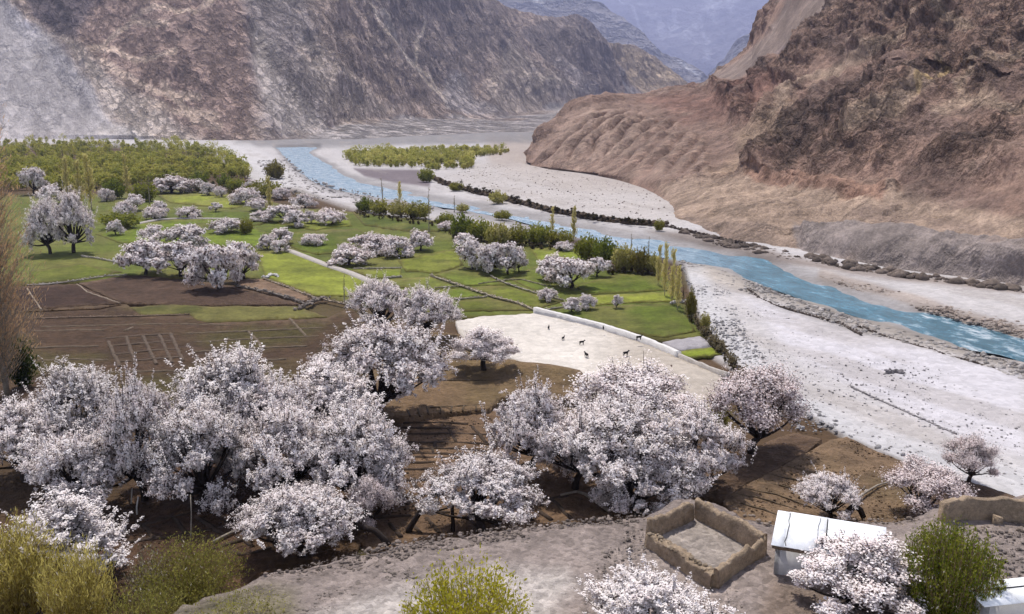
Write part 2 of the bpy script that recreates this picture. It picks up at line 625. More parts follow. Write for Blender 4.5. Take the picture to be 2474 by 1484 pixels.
# ---------------------------------------------------------------- mountains
def loft(name, lines, cols, rows, mat, colour, disp, label, curve=None, smooth=3):
    """surface through 3-D polylines given as (photo x, photo y, range)"""
    cols = np.asarray(cols, float)
    L = []
    QY = []
    for ln in lines:
        a = np.array(ln, float)
        py = np.interp(cols, a[:, 0], a[:, 1])
        r = np.interp(cols, a[:, 0], a[:, 2])
        L.append(at_r(cols, py, r))
        QY.append(py)
    P, Y = [], []
    for s in range(len(lines) - 1):
        t = np.linspace(0, 1, rows[s], endpoint=(s == len(lines) - 2))
        for v in t:
            w_ = v if not curve or not curve[s] else v ** curve[s]
            p = L[s] * (1 - v) + L[s + 1] * v
            if curve and curve[s]:
                p[:, 2] = L[s][:, 2] * (1 - w_) + L[s + 1][:, 2] * w_
            P.append(p)
    nr, nc = len(P), len(cols)
    P = np.array(P)
    # smooth the kinks of the profile
    for _ in range(smooth):
        P[1:-1] = P[1:-1] * 0.5 + (P[:-2] + P[2:]) * 0.25
    du = np.gradient(P, axis=1)
    dv = np.gradient(P, axis=0)
    N = np.cross(du, dv)
    N /= np.linalg.norm(N, axis=2)[:, :, None] + 1e-9
    N = np.where(N[:, :, 2:3] < 0, -N, N).reshape(-1, 3)
    P = P.reshape(-1, 3)
    x, y = proj(P)
    row = np.repeat(np.arange(nr), nc)
    P = P + N * disp(P, x, y, row, nr)[:, None]
    col = colour(P, x, y)
    i = (np.arange(nr - 1)[:, None] * nc + np.arange(nc - 1)[None, :]).ravel()
    F = np.stack([i, i + 1, i + nc + 1, i + nc], 1)
    o = link(name, mesh_np(name, P, F, mat, col, True))
    tag(o, label, kind="structure")
    return o


def painter(x, y, P, seed, wsc, wamp):
    wx = fbm(P, wsc, 5, .55, seed) * wamp
    wy = fbm(P, wsc, 5, .55, seed + 31) * wamp

    def paint(base, col, poly, soft=12, k=1.0):
        m = (k * sm(soft, -soft, sdist(x + wx, y + wy, poly)))[:, None]
        base[:] = base * (1 - m) + np.asarray(col) * m

    def band(base, col, line, wid, k=1.0):
        m = (k * sm(wid, wid * 0.25, pdist(x + wx * .5, y + wy * .5, line)))[:, None]
        base[:] = base * (1 - m) + np.asarray(col) * m
    return paint, band


KL = 1.78
def col_left(P, x, y):
    base = np.tile(C(130, 114, 104, KL), (len(x), 1))
    paint, band = painter(x, y, P, 40, 90, 26)
    grey, tan, dark, red = C(166, 160, 162, KL), C(172, 152, 136, KL), C(88, 78, 78, KL), C(126, 106, 97, KL)
    paint(base, red, [(190, -200), (560, -200), (640, 120), (600, 330), (420, 340), (300, 250), (200, 130)], 30, 0.9)
    paint(base, C(118, 110, 108, KL), [(560, -200), (700, -200), (760, 100), (800, 330), (640, 340), (600, 150)], 30, 0.8)
    paint(base, C(112, 100, 94, KL), [(900, -100), (1200, 0), (1250, 120), (1130, 200), (1060, 260), (900, 120)], 26, 0.8)
    # tan debris bands on the red rock
    for ln in ([(230, 150), (330, 90), (410, 100)], [(240, 140), (340, 170), (430, 165)], [(250, 170), (380, 245), (480, 255)],
               [(330, 75), (400, 45), (470, 60)], [(400, 230), (470, 300), (530, 310)], [(430, 60), (500, 40), (520, 20)], [(350, 260), (420, 280), (520, 290)]):
        band(base, tan, ln, 12, 0.75)
    # dark crags
    paint(base, dark, [(40, -200), (240, -200), (250, 20), (215, 70), (200, 130), (165, 125), (90, 60)], 12, 0.9)
    # grey scree cone at the far left and its tail
    paint(base, grey, [(-600, -200), (-40, -200), (40, 40), (120, 110), (190, 190), (260, 280), (380, 345), (-600, 345)], 10, 0.95)
    paint(base, C(172, 160, 150, KL), [(170, 130), (240, 180), (330, 240), (420, 300), (520, 345), (360, 345), (260, 270)], 18, 0.7)
    paint(base, C(196, 186, 176, KL), [(235, 285), (300, 300), (380, 330), (520, 345), (230, 345)], 10, 0.5)
    # pale gullies running down to the right
    paint(base, C(150, 140, 134, KL), [(600, 70), (625, 90), (660, 170), (720, 260), (800, 330), (680, 335), (630, 250), (605, 150)], 12, 0.85)
    paint(base, C(150, 138, 128, KL), [(700, 100), (760, 120), (860, 200), (960, 280), (800, 300), (740, 200)], 24, 0.6)
    band(base, C(178, 162, 146, KL), [(905, 0), (930, 60), (975, 120), (1010, 170), (1060, 220)], 7, 0.85)
    band(base, C(178, 162, 146, KL), [(1040, 50), (1020, 90), (1015, 150), (1050, 190), (1090, 260)], 6, 0.85)
    band(base, C(170, 158, 148, KL), [(930, 20), (985, 130), (1020, 165)], 11, 0.6)
    band(base, C(168, 154, 140, KL), [(1200, 180), (1250, 200), (1330, 215), (1420, 230)], 5, 0.8)
    paint(base, C(132, 124, 122, KL), [(1090, 165), (1115, 170), (1150, 230), (1240, 285), (1090, 275), (1070, 220)], 10, 0.8)
    paint(base, C(140, 128, 118, KL), [(1225, 110), (1290, 190), (1400, 245), (1300, 275), (1200, 270), (1170, 200)], 16, 0.7)
    # dark spur and tan cone near the mouth of the valley
    paint(base, C(104, 94, 90, KL), [(1250, 90), (1390, 20), (1470, 100), (1500, 240), (1440, 245), (1360, 170), (1300, 160)], 12, 0.8)
    paint(base, C(150, 132, 110, KL), [(1480, 100), (1560, 130), (1660, 200), (1660, 240), (1560, 235), (1520, 190)], 8, 0.9)
    paint(base, C(130, 124, 124, KL), [(1490, 165), (1560, 240), (1510, 240)], 5, 0.8)
    paint(base, C(135, 126, 124, KL), [(1330, 150), (1400, 180), (1450, 240), (1390, 235), (1330, 200)], 10, 0.6)
    # gravel apron
    paint(base, C(140, 133, 130, KL), [(700, 352), (830, 292), (1000, 290), (1240, 287), (1400, 250), (1500, 246), (1700, 330), (900, 375)], 6, 0.9)
    band(base, C(126, 118, 116, KL), [(640, 345), (760, 348), (900, 345), (1060, 340)], 8, 0.5)
    n = fbm(P * (1, 1, .5), 30, 5, .6, 77)
    st = fbm(np.stack([P[:, 0] + 0.9 * P[:, 2], P[:, 1] * .2, P[:, 2] * .12], 1), 14, 4, .55, 55)
    base *= (1 + 0.22 * n + 0.16 * st)[:, None]
    t = sm(0.35, 0.6, fbm(P, 26, 5, .6, 99))[:, None] * 0.45
    base[:] = base * (1 - t) + tan * t
    t = sm(0.3, 0.6, fbm(P, 40, 5, .62, 123))[:, None] * 0.3
    base[:] = base * (1 - t) + dark * 1.2 * t
    sc_ = scree_mask(x, y)
    stk = fbm(np.stack([x * .75 - y * .6, (x * .6 + y * .75) * .06, 0 * x], 1), 9, 4, .6, 66)
    sp = sm(.36, .5, fbm(P * (1, .6, .6), 6, 4, .65, 67))
    c2 = C(122, 116, 113, KL) * (1 + .38 * stk)[:, None] * (1 - .5 * sp)[:, None]
    base[:] = base * (1 - .8 * sc_[:, None]) + c2 * .8 * sc_[:, None]
    paint(base, dark * .9, [(40, -200), (235, -200), (240, 20), (205, 70), (190, 125), (160, 120), (88, 58)], 8, 0.85)
    return np.column_stack([base, 1 - .5 * sc_])


def scree_mask(x, y):
    nx = fbm(np.stack([x, y * .6, 0 * x], 1), 70, 4, .6, 71) * 34
    x, y = x + nx, y - nx * .5
    m = sm(34, -22, sdist(x, y, [(-800, -200), (-40, -200), (30, 30), (110, 100), (190, 195), (300, 345), (-800, 345)]))
    return np.maximum(m, 0.22 * sm(20, -20, sdist(x, y, [(605, 70), (625, 90), (720, 260), (800, 340), (680, 335), (630, 250)])))


def disp_left(P, x, y, row, nr):
    Q = np.stack([P[:, 0] + 0.85 * P[:, 2], P[:, 1] * 0.25, P[:, 2] * 0.28], 1)
    spur = fbm(Q, 170, 3, .5, 5, True) * 20
    gul = fbm(Q, 46, 4, .55, 15, True) * 6.5
    A = np.stack([P[:, 0] * .87 + P[:, 1] * .5, (-P[:, 0] * .5 + P[:, 1] * .87) / 2, P[:, 2] / 2], 1)
    rough = fbm(A, 26, 6, .55, 25) * 7
    crag = np.maximum(0, fbm(A, 50, 6, .6, 65, True)) * 9
    fade = sm(20, 120, row)
    scree = sm(30, -40, sdist(x, y, [(-600, -200), (-40, -200), (40, 40), (190, 190), (300, 345), (-600, 345)]))
    scree = np.maximum(scree, 0.85 * sm(10, -10, sdist(x, y, [(600, 70), (625, 90), (720, 260), (800, 340), (680, 335), (630, 250)])))
    apron = sm(800, 840, x) * sm(276, 290, y)
    d = (spur * 0.8 * (1 - 0.8 * scree) + (gul + rough * .8 + crag * .8) * (1 - 0.93 * scree)) * fade
    d = d * (1 - 0.9 * apron) - 4 * sm(35, -25, sdist(x, y, [(600, 0), (640, 60), (720, 260), (790, 330), (690, 330), (630, 230)])) * fade
    far = sm(1100, 1400, x)
    crest = sm(nr - 75, nr - 62, row)
    return d * (1 + 0.35 * far) * (1 - 0.6 * crest * (x > 1150))


def foot(lst, z):
    return [(px, py, float(np.hypot(*U1(px, py, z)[:2]))) for px, py in lst]


LF0 = foot([(-700, 352), (0, 346), (300, 346), (500, 350), (650, 355), (760, 353), (900, 351), (1100, 347), (1300, 340), (1700, 332)], -3)
LF1 = [(-700, 335, 1050), (0, 325, 880), (300, 327, 810), (500, 336, 775), (650, 342, 750), (780, 320, 830), (850, 292, 930), (1000, 288, 1130), (1200, 286, 1300),
       (1350, 262, 1650), (1500, 240, 1950), (1600, 225, 2200), (1700, 212, 2400)]
LF2 = [(-700, -170, 1480), (0, -170, 1220), (500, -170, 1130), (800, -170, 1230), (1000, -105, 1500), (1100, -45, 1700), (1180, -2, 1850), (1250, 24, 1950), (1300, 38, 2000),
       (1340, 43, 2030), (1372, 36, 2045), (1392, 33, 2050), (1425, 55, 2090), (1470, 100, 2160), (1520, 112, 2320), (1580, 142, 2420), (1640, 186, 2480), (1655, 206, 2500), (1700, 222, 2520)]
LF3 = [(px, max(py, 0) + 120, r + 500) for px, py, r in LF2]
colsL = np.concatenate([np.linspace(-700, -40, 60), np.linspace(-35, 1700, 620)])
loft("left_mountain", [LF0, LF1, LF2, LF3], colsL, [34, 250, 30], M_rockfar, col_left, disp_left, "bare brown and grey rock mountainside with scree slopes across the valley", [1.0, 1.25, None])

KR = 1.14
def col_right(P, x, y):
    P0 = P
    base = np.tile(C(130, 106, 93, KR), (len(x), 1))
    paint, band = painter(x, y, P, 140, 40, 30)
    tan, dark, grey, red = C(166, 144, 124, KR), C(86, 72, 68, KR), C(150, 138, 134, KR), C(132, 98, 84, KR)
    paint(base, C(150, 130, 113, KR), [(1600, 445), (1720, 440), (1900, 460), (2150, 485), (2473, 540), (3000, 560), (3000, 780), (2473, 720), (1900, 640), (1640, 560)], 20, 0.9)
    # fan with its rilled face
    paint(base, C(126, 104, 92, KR), [(1280, 400), (1340, 310), (1430, 235), (1700, 215), (1760, 290), (1880, 330), (1780, 440), (1600, 445), (1450, 430)], 14, 0.9)
    paint(base, C(142, 120, 107, KR), [(1310, 390), (1320, 330), (1380, 270), (1440, 252), (1520, 270), (1560, 330), (1500, 400), (1400, 415)], 22, 0.7)
    paint(base, C(148, 126, 106, KR), [(1780, 320), (1930, 270), (1960, 330), (1880, 400), (1740, 440), (1700, 430), (1790, 370)], 20, 0.8)
    paint(base, C(120, 88, 76, KR), [(1560, 250), (1760, 225), (1900, 190), (1930, 250), (1800, 290), (1640, 290)], 20, 0.7)
    # grey scree chute high up
    paint(base, C(120, 106, 98, KR), [(1930, -60), (2060, -60), (1990, 60), (1900, 140), (1800, 210), (1680, 222), (1760, 170), (1880, 80)], 8, 0.9)
    paint(base, C(112, 98, 98, KR), [(2030, 10), (2040, 30), (1960, 110), (1860, 180), (1830, 175), (1940, 90)], 6, 0.7)
    # orange-tan debris tongues
    for ln, wd in (([(2240, 100), (2150, 140), (2060, 190), (1980, 250)], 20), ([(2310, 220), (2260, 290), (2200, 330), (2120, 370), (2000, 420)], 18), ([(2473, 330), (2350, 300), (2280, 340)], 26),
                   ([(2050, 190), (1960, 220), (1880, 300)], 12), ([(2473, 150), (2400, 200), (2330, 280)], 18), ([(2260, 0), (2300, 80), (2380, 110)], 22)):
        band(base, tan, ln, wd, 0.75)
    band(base, C(184, 156, 112, KR), [(2310, 225), (2275, 270), (2235, 310)], 9, 0.8)
    # dark crags
    for pg in ([(1980, 100), (2120, 80), (2120, 160), (2060, 200), (2000, 170)], [(2040, 220), (2230, 190), (2260, 260), (2160, 320), (2030, 330), (1930, 400), (1890, 350)],
               [(1815, 165), (1870, 155), (1880, 200), (1820, 210)], [(2180, 450), (2280, 440), (2440, 490), (2420, 525), (2200, 515)], [(2380, 200), (2480, 190), (2480, 300), (2400, 300)],
               [(2130, 360), (2260, 330), (2400, 390), (2390, 415), (2150, 410)], [(2080, 530), (2180, 525), (2215, 555), (2170, 570), (2100, 560)], [(2220, 535), (2400, 570), (2420, 600), (2260, 580)],
               [(2170, 0), (2200, 0), (2195, 80), (2175, 90)], [(1890, -60), (2000, -60), (1990, 10), (1910, 30)]):
        paint(base, dark, pg, 10, 0.42)
    # terrace scarp and greyer cliff foot
    paint(base, C(136, 106, 90, KR), [(1810, 445), (1900, 450), (2060, 475), (2160, 490), (2150, 515), (2000, 500), (1830, 470)], 6, 0.85)
    paint(base, C(126, 118, 116, KR), [(1930, 565), (2080, 590), (2300, 610), (2473, 640), (2473, 720), (2300, 700), (2100, 668), (1935, 625)], 8, 0.75)
    paint(base, C(120, 104, 94, KR), [(1660, 545), (1800, 570), (1930, 600), (1940, 635), (1750, 605), (1650, 585)], 8, 0.5)
    n = fbm(P, 9, 5, .6, 177)
    base *= (1 + 0.28 * n)[:, None]
    t = sm(0.25, 0.6, fbm(P, 17, 5, .62, 199))[:, None] * 0.22 * sm(470, 430, y)[:, None]
    base[:] = base * (1 - t) + dark * t
    t = sm(0.15, 0.6, fbm(P, 13, 5, .62, 299))[:, None] * 0.45
    base[:] = base * (1 - t) + C(150, 130, 116, KR) * t
    rk = rock_mask(P)
    chute = sm(10, -10, sdist(x, y, [(1930, -60), (2060, -60), (2000, 60), (1910, 140), (1810, 210), (1680, 222), (1760, 170), (1880, 80)]))
    fan = sm(16, -16, sdist(x, y, [(1270, 410), (1340, 300), (1430, 230), (1720, 215), (1770, 290), (1880, 330), (1780, 442), (1600, 447), (1450, 432)]))
    # pale washed lines between the rills
    s_ = (x + 1.15 * (y - 330)) / 38 + 1.5 * fbm(P0, 45, 3, .5, 301)
    face = sm(14, -14, sdist(x, y, [(1300, 400), (1350, 320), (1440, 262), (1620, 300), (1700, 340), (1720, 430), (1600, 445), (1450, 430)]))
    q = (face * .3 * sm(.55, 1.0, np.abs(np.sin(s_ * math.pi))))[:, None]
    base[:] = base * (1 - q) + C(160, 138, 122, KR) * q
    al = (.35 + .65 * rk) * (1 - .9 * chute) * (1 - .4 * fan) * (1 - .45 * sm(420, 470, y))
    return np.column_stack([base, al])


def rock_mask(P):
    return sm(-.5, .02, fbm(P, 55, 4, .55, 271))


def disp_right(P, x, y, row, nr):
    Q = np.stack([P[:, 0] - 0.8 * P[:, 2], P[:, 1] * 0.5, P[:, 2] * 0.4], 1)
    spur = fbm(Q, 70, 3, .5, 205, True) * 7
    A = np.stack([P[:, 0] * .8 - P[:, 1] * .6, (P[:, 0] * .6 + P[:, 1] * .8) / 1.6, P[:, 2] / 1.6], 1)
    rough = fbm(A, 18, 6, .58, 225) * 4.5
    crag = np.maximum(0, fbm(A, 30, 5, .55, 265, True)) * 11 + np.maximum(0, fbm(P * (1, 1, 1.5), 9, 5, .62, 275, True)) * 3.2
    fan = sm(20, -30, sdist(x, y, [(1270, 405), (1340, 300), (1430, 230), (1720, 215), (1770, 290), (1880, 330), (1780, 442), (1600, 447), (1450, 432)]))
    smooth = np.maximum(fan * 0.9, sm(8, -8, sdist(x, y, [(1930, -60), (2060, -60), (1990, 60), (1900, 140), (1800, 210), (1680, 222), (1760, 170), (1880, 80)])) * 0.95)
    ap = sm(420, 470, y)
    d = spur * (1 - 0.8 * fan) + (rough + crag * (.15 + .85 * rock_mask(P))) * (1 - smooth)
    # rills on the face of the fan
    s = (x + 1.15 * (y - 330)) / 38 + 1.5 * fbm(P, 45, 3, .5, 301)
    face = sm(12, -12, sdist(x, y, [(1300, 400), (1350, 320), (1440, 262), (1620, 300), (1700, 340), (1720, 430), (1600, 445), (1450, 430)]))
    d = d + fan * (fbm(P, 5, 5, .6, 305) * .9 + np.maximum(0, fbm(A, 16, 5, .6, 307, True)) * 1.6) * sm(40, 120, row)
    d = d + face * sm(50, 110, row) * (np.abs(np.sin(s * math.pi)) ** 0.6 - 0.5) * 5.6 * sm(-.6, .4, fbm(P, 26, 3, .5, 303))
    # low terraces on the apron
    d = d * (1 - 0.8 * ap) + ap * (fbm(P, 12, 5, .55, 311) * 1.3 + np.maximum(0, fbm(P * (1, 2, 1), 24, 4, .55, 317, True)) * 2.0)
    d = d + 2.2 * sm(5, -5, sdist(x, y, [(1830, 440), (2060, 472), (2180, 488), (2170, 500), (2000, 490), (1840, 455)]))
    d = d + 2.8 * sm(6, -6, sdist(x, y, [(1935, 580), (2100, 590), (2300, 615), (2473, 640), (2600, 660), (2600, 700), (2300, 672), (2100, 645), (1938, 615)]))
    return d * (sm(40, 130, row) * (1 - sm(1540, 1780, x)) + sm(0, 16, row) * sm(1540, 1780, x)) * (1 - 0.5 * sm(nr - 40, nr - 28, row) * (x < 1900))


RF0 = foot([(1282, 403), (1320, 412), (1450, 432), (1600, 500), (1640, 562), (1750, 605), (1900, 634), (2050, 657), (2250, 687), (2473, 714), (2700, 737), (3300, 790)], -1.2)
RF1 = [(1282, 400, 436), (1320, 408, 415), (1450, 426, 375), (1600, 445, 312), (1700, 447, 302), (1800, 445, 297), (1900, 460, 272), (2000, 480, 247), (2100, 490, 232), (2250, 480, 225), (2473, 520, 197), (2700, 540, 188), (3300, 580, 180)]
RF2 = [(1282, 398, 440), (1305, 365, 455), (1320, 335, 468), (1350, 303, 480), (1390, 268, 495), (1430, 246, 512), (1550, 246, 545), (1640, 236, 560), (1700, 235, 540), (1800, 265, 430), (1900, 262, 392), (2000, 240, 370), (2200, 220, 325), (2473, 230, 285), (3300, 230, 280)]
RF3 = [(1282, 397, 446), (1305, 364, 480), (1320, 334, 510), (1350, 302, 530), (1390, 267, 550), (1430, 245, 580), (1550, 239, 620), (1640, 227, 640), (1690, 211, 645), (1740, 175, 650), (1790, 139, 650), (1830, 97, 650), (1842, 70, 648), (1892, -4, 640), (1950, -90, 610),
       (2100, -170, 540), (2250, -170, 455), (2473, -170, 400), (3300, -170, 400)]
RF4 = [(px, max(py, 20) + 130, r + 260) for px, py, r in RF3]
colsR = np.concatenate([np.linspace(1282, 2500, 560), np.linspace(2510, 3300, 70)])
loft("right_mountain", [RF0, RF1, RF2, RF3, RF4], colsR, [70, 130, 130, 24], M_rock, col_right, disp_right, "reddish brown rocky mountainside and gravel fan beyond the river", [1.3, None, None, None], 1)


def col_far(P, x, y):
    base = np.tile(C(140, 136, 140, 1.0), (len(x), 1))
    n = fbm(P, 900, 6, .6, 401)
    base *= (1 + 0.35 * n)[:, None]
    snow = sm(0.2, 0.5, fbm(P * (1.6, 1, .35), 500, 6, .62, 411) + 0.25 * sm(300, 2200, P[:, 2]))[:, None] * 0.8
    for ln in ([(1810, -30), (1810, 20)], [(1690, 60), (1700, 90), (1715, 100)], [(1480, 10), (1520, 50), (1550, 90)]):
        snow = np.maximum(snow, (0.9 * sm(5, 1, pdist(x, y, ln)))[:, None])
    return base * (1 - snow) + C(235, 235, 240) * snow


def disp_far(amp, sc, seed):
    def f(P, x, y, row, nr):
        return (fbm(P, sc, 7, .55, seed, True) * amp + fbm(P, sc * .3, 5, .55, seed + 5) * amp * 0.3) * sm(0, 20, row)
    return f


loft("distant_mountain", [[(800, 275, 12000), (2400, 275, 12000)], [(800, -30, 16000), (1500, -28, 16000), (2400, -30, 16000)], [(800, 120, 19000), (2400, 120, 19000)]],
     np.linspace(800, 2400, 330), [190, 16], M_farmt, col_far, disp_far(330, 2600, 421), "hazy blue far mountain face streaked with snow closing the valley")
loft("middle_ridge", [[(1000, 262, 4300), (1900, 262, 4300)], [(1000, -120, 5600), (1300, -75, 5500), (1420, 0, 5400), (1465, 34, 5350), (1500, 54, 5300), (1540, 92, 5250), (1600, 140, 5200), (1690, 186, 5100), (1725, 222, 5050), (1900, 262, 5000)], [(1000, 150, 6800), (1500, 200, 6400), (1900, 264, 6000)]],
     np.linspace(1000, 1900, 260), [130, 16], M_farmt, col_far, disp_far(70, 900, 431), "shaded blue ridge descending from the left behind the brown spur")
loft("valley_ridge", [[(1640, 258, 4600), (2100, 258, 4600)], [(1640, 256, 5600), (1690, 214, 5600), (1722, 182, 5600), (1762, 152, 5600), (1792, 106, 5600), (1838, 84, 5600), (1900, 60, 5600), (2100, 20, 5600)], [(1640, 260, 6500), (2100, 180, 6500)]],
     np.linspace(1640, 2100, 160), [100, 12], M_farmt, col_far, disp_far(60, 800, 441), "small dark blue ridge behind the right mountain")


# ---------------------------------------------------------------- fields and terraces
def patch(name, poly, z, colour, mat, step=10, relief=0.06, skirt=1.0, label=None, vary=None, zf=None, rscale=2.5):
    rng = np.random.default_rng(abs(hash(str(poly[0]) + str(len(poly)))) % 2**31 if False else int(poly[0][0] * 7 + poly[0][1] * 13 + len(poly)) % 99991)
    p = np.array(poly, float)
    b = []
    for q0, q1 in zip(p, np.roll(p, -1, 0)):
        n = max(1, int(np.hypot(*(q1 - q0)) / step))
        for i in range(n):
            b.append(q0 + (q1 - q0) * i / n)
    b = np.array(b)
    b[:, 1] += rng.normal(0, 0.7, len(b))
    x0, y0 = p.min(0)
    x1, y1 = p.max(0)
    gx, gy = np.meshgrid(np.arange(x0, x1, step), np.arange(y0, y1, step * 0.55))
    gx = (gx + rng.uniform(-.3, .3, gx.shape) * step).ravel()
    gy = (gy + rng.uniform(-.3, .3, gy.shape) * step * .5).ravel()
    k = sdist(gx, gy, b) < -step * 0.35
    pts = np.vstack([b, np.stack([gx[k], gy[k]], 1)])
    nb = len(b)
    ed = [(i, (i + 1) % nb) for i in range(nb)]
    ov, oe, of, _, _, _ = delaunay_2d_cdt([Vector(v) for v in pts], ed, [], 1, 1e-4)
    V2 = np.array([(v.x, v.y) for v in ov])
    P = unp(V2[:, 0], V2[:, 1], z)
    sd = sdist(V2[:, 0], V2[:, 1], b)
    n = fbm(P, rscale, 4, .55, 7)
    P[:, 2] += relief * n * 1.6
    if zf is not None:
        P[:, 2] += zf(P, V2[:, 0], V2[:, 1], sd)
    col = np.tile(np.asarray(colour, float), (len(P), 1))
    col *= (1 + 0.25 * fbm(P, 6, 4, .55, 17))[:, None]
    if vary is not None:
        col = vary(col, P, V2[:, 0], V2[:, 1], sd)
    T = np.array([f for f in of if len(f) == 3], int)
    # boundary skirt
    e = np.concatenate([T[:, [0, 1]], T[:, [1, 2]], T[:, [2, 0]]])
    key = np.sort(e, 1)
    u, idx, cnt = np.unique(key, axis=0, return_index=True, return_counts=True)
    be = e[idx[cnt == 1]]
    vi = np.unique(be)
    mp = {v: i + len(P) for i, v in enumerate(vi)}
    low = P[vi].copy()
    low[:, 2] -= skirt
    Q = np.array([(a, bb, mp[bb], mp[a]) for a, bb in be], int)
    me = mesh_np(name, np.vstack([P, low]), [T, Q[:, ::-1]], mat, np.vstack([col, col[vi] * 0.9]), True)
    o = link(name, me)
    tag(o, label, kind="structure")
    return o


KG = 0.84
def green(var, yel=0.0, dry=0.25):
    def f(col, P, x, y, sd):
        n = fbm(P * (1, .45, 1), 7, 5, .6, 300 + var)
        t = sm(-0.15, 0.4, n + dry - 0.22)[:, None]
        dryc = C(118, 112, 62, KG)
        c = col * (1 - 0.6 * t) + dryc * 0.6 * t
        st = fbm(np.stack([P[:, 0] * .12, P[:, 1] + P[:, 0] * .15, P[:, 2]], 1), 1.6, 3, .6, 310 + var)
        e = sm(-5, -1, sd)[:, None] * 0.5
        c = c * (1 - e) + C(112, 96, 62, KG) * e
        return c * (1 + 0.26 * st + .25 * fbm(P * (.5, 1.6, 1), 9, 4, .6, 330 + var))[:, None]
    return f


GREENS = [C(114, 124, 40, KG), C(102, 116, 34, KG), C(124, 130, 48, KG), C(98, 110, 38, KG)]
meadow = [(-300, 640), (-300, 480), (100, 470), (225, 470), (380, 458), (590, 468), (700, 500), (840, 512), (1070, 535), (1110, 575), (1380, 590), (1500, 652), (1600, 655), (1650, 730), (1712, 815),
          (1600, 824), (1330, 766), (1120, 768), (850, 735), (600, 672), (430, 670), (60, 690), (-300, 705)]
patch("meadow", meadow, 0.05, C(96, 104, 40, KG), M_grass, 14, 0.03, 0.4, "green meadow land between the orchards", green(0))
plots = [
    [(70, 655), (190, 637), (296, 657), (204, 675), (71, 687)],
    [(230, 566), (330, 540), (440, 528), (575, 530), (640, 560), (655, 594), (590, 600), (430, 590), (300, 590)],
    [(380, 470), (560, 468), (640, 486), (560, 505), (410, 490)],
    [(430, 505), (600, 510), (660, 535), (600, 548), (450, 523)],
    [(700, 508), (840, 518), (850, 545), (760, 556), (670, 540)],
    [(690, 562), (860, 552), (900, 575), (830, 612), (760, 615), (700, 598)],
    [(620, 612), (695, 606), (795, 645), (888, 678), (850, 716), (760, 715), (640, 668)],
    [(850, 512), (1070, 538), (1060, 560), (990, 560), (880, 545)],
    [(846, 652), (968, 650), (968, 668), (930, 672), (898, 674)],
    [(905, 680), (1038, 668), (1110, 694), (1050, 700), (910, 690)],
    [(960, 628), (1100, 600), (1120, 640), (1060, 660), (980, 655)],
    [(1048, 662), (1120, 645), (1185, 668), (1225, 688), (1156, 690), (1116, 690)],
    [(1118, 694), (1222, 690), (1290, 710), (1358, 728), (1294, 748), (1190, 718)],
    [(1050, 702), (1110, 696), (1174, 717), (1098, 722), (1064, 718)],
    [(1104, 726), (1185, 720), (1250, 735), (1284, 750), (1120, 752)],
    [(1230, 672), (1300, 640), (1320, 685), (1360, 700), (1330, 712), (1294, 704)],
    [(1280, 600), (1370, 598), (1470, 640), (1400, 655), (1300, 630)],
    [(1390, 690), (1490, 662), (1585, 664), (1620, 700), (1420, 712)],
    [(1420, 716), (1622, 704), (1640, 728), (1500, 732), (1440, 738)],
    [(1300, 752), (1360, 745), (1500, 738), (1645, 732), (1680, 800), (1600, 816), (1460, 790), (1330, 758)],
    [(1640, 848), (1720, 838), (1745, 856), (1650, 866)],
]
for i, pl in enumerate(plots):
    c = GREENS[i % 4] * (.7, 1.0, 1.2, .85, 1.15, .78, 1.08)[i % 7]
    patch("field", pl, 0.16, c, M_grass, 9, 0.03, 0.3, "green field plot on the valley floor", green(i + 1, 0, 0.1 + 0.3 * ((i * 7) % 5) / 5))

KB = 0.80
def soil(var, greenk=0.0, line=0.0):
    def f(col, P, x, y, sd):
        st = fbm(np.stack([P[:, 0] * .06, P[:, 1] + P[:, 0] * .1, P[:, 2]], 1), 1.5, 4, .6, 500 + var)
        n = fbm(P, 11, 5, .6, 520 + var)
        c = col * (1 + 0.22 * st)[:, None]
        if greenk:
            t = (greenk * sm(-0.15, 0.35, n))[:, None]
            c = c * (1 - t) + C(86, 84, 36, KB) * t
        e = (sm(-6, -1, sd) * 0.35)[:, None]
        return c * (1 - e) + C(140, 116, 92, KB) * e
    return f


BR = C(82, 63, 47, KB)
BRD = C(70, 52, 42, KB)
patch("field", [(-300, 752), (306, 736), (347, 763), (456, 760), (510, 780), (792, 768), (846, 742), (900, 790), (800, 850), (700, 920), (640, 1010), (-300, 1010)], 0.16, BR, M_field, 16, 0.05, 0.4, "brown tilled field with faint green growth", soil(1, 0.5))
patch("field", [(-300, 712), (61, 692), (184, 686), (290, 733), (99, 747), (-300, 756)], 0.22, BRD, M_field, 9, 0.05, 0.4, "dark brown ploughed plot bounded by a stone line", soil(2))
patch("field", [(190, 685), (306, 665), (380, 669), (560, 690), (731, 735), (476, 738), (296, 732)], 0.24, C(86, 67, 54, KB), M_field, 10, 0.05, 0.4, "bare brown plot below the white blossom clump", soil(3))
patch("field", [(573, 676), (632, 674), (758, 719), (729, 727), (577, 692)], 0.26, C(136, 112, 92, KB), M_field, 9, 0.04, 0.4, "narrow pale brown strip of soil beside the field path", soil(4))
patch("field", [(313, 743), (442, 733), (483, 740), (714, 740), (790, 766), (510, 780), (476, 773), (456, 760), (347, 763)], 0.22, C(84, 84, 36, KB), M_grass, 10, 0.04, 0.3, "strip of young green crop between brown fields", green(40, 0, 0.4))
patch("field", [(-300, 1000), (640, 1000), (700, 920), (960, 900), (965, 1100), (900, 1260), (860, 1330), (700, 1400), (420, 1500), (-300, 1500)], 0.10, C(88, 66, 50, KB), M_field, 16, 0.06, 0.4, "dark brown orchard soil under the big blossom trees", soil(5, 0.15))
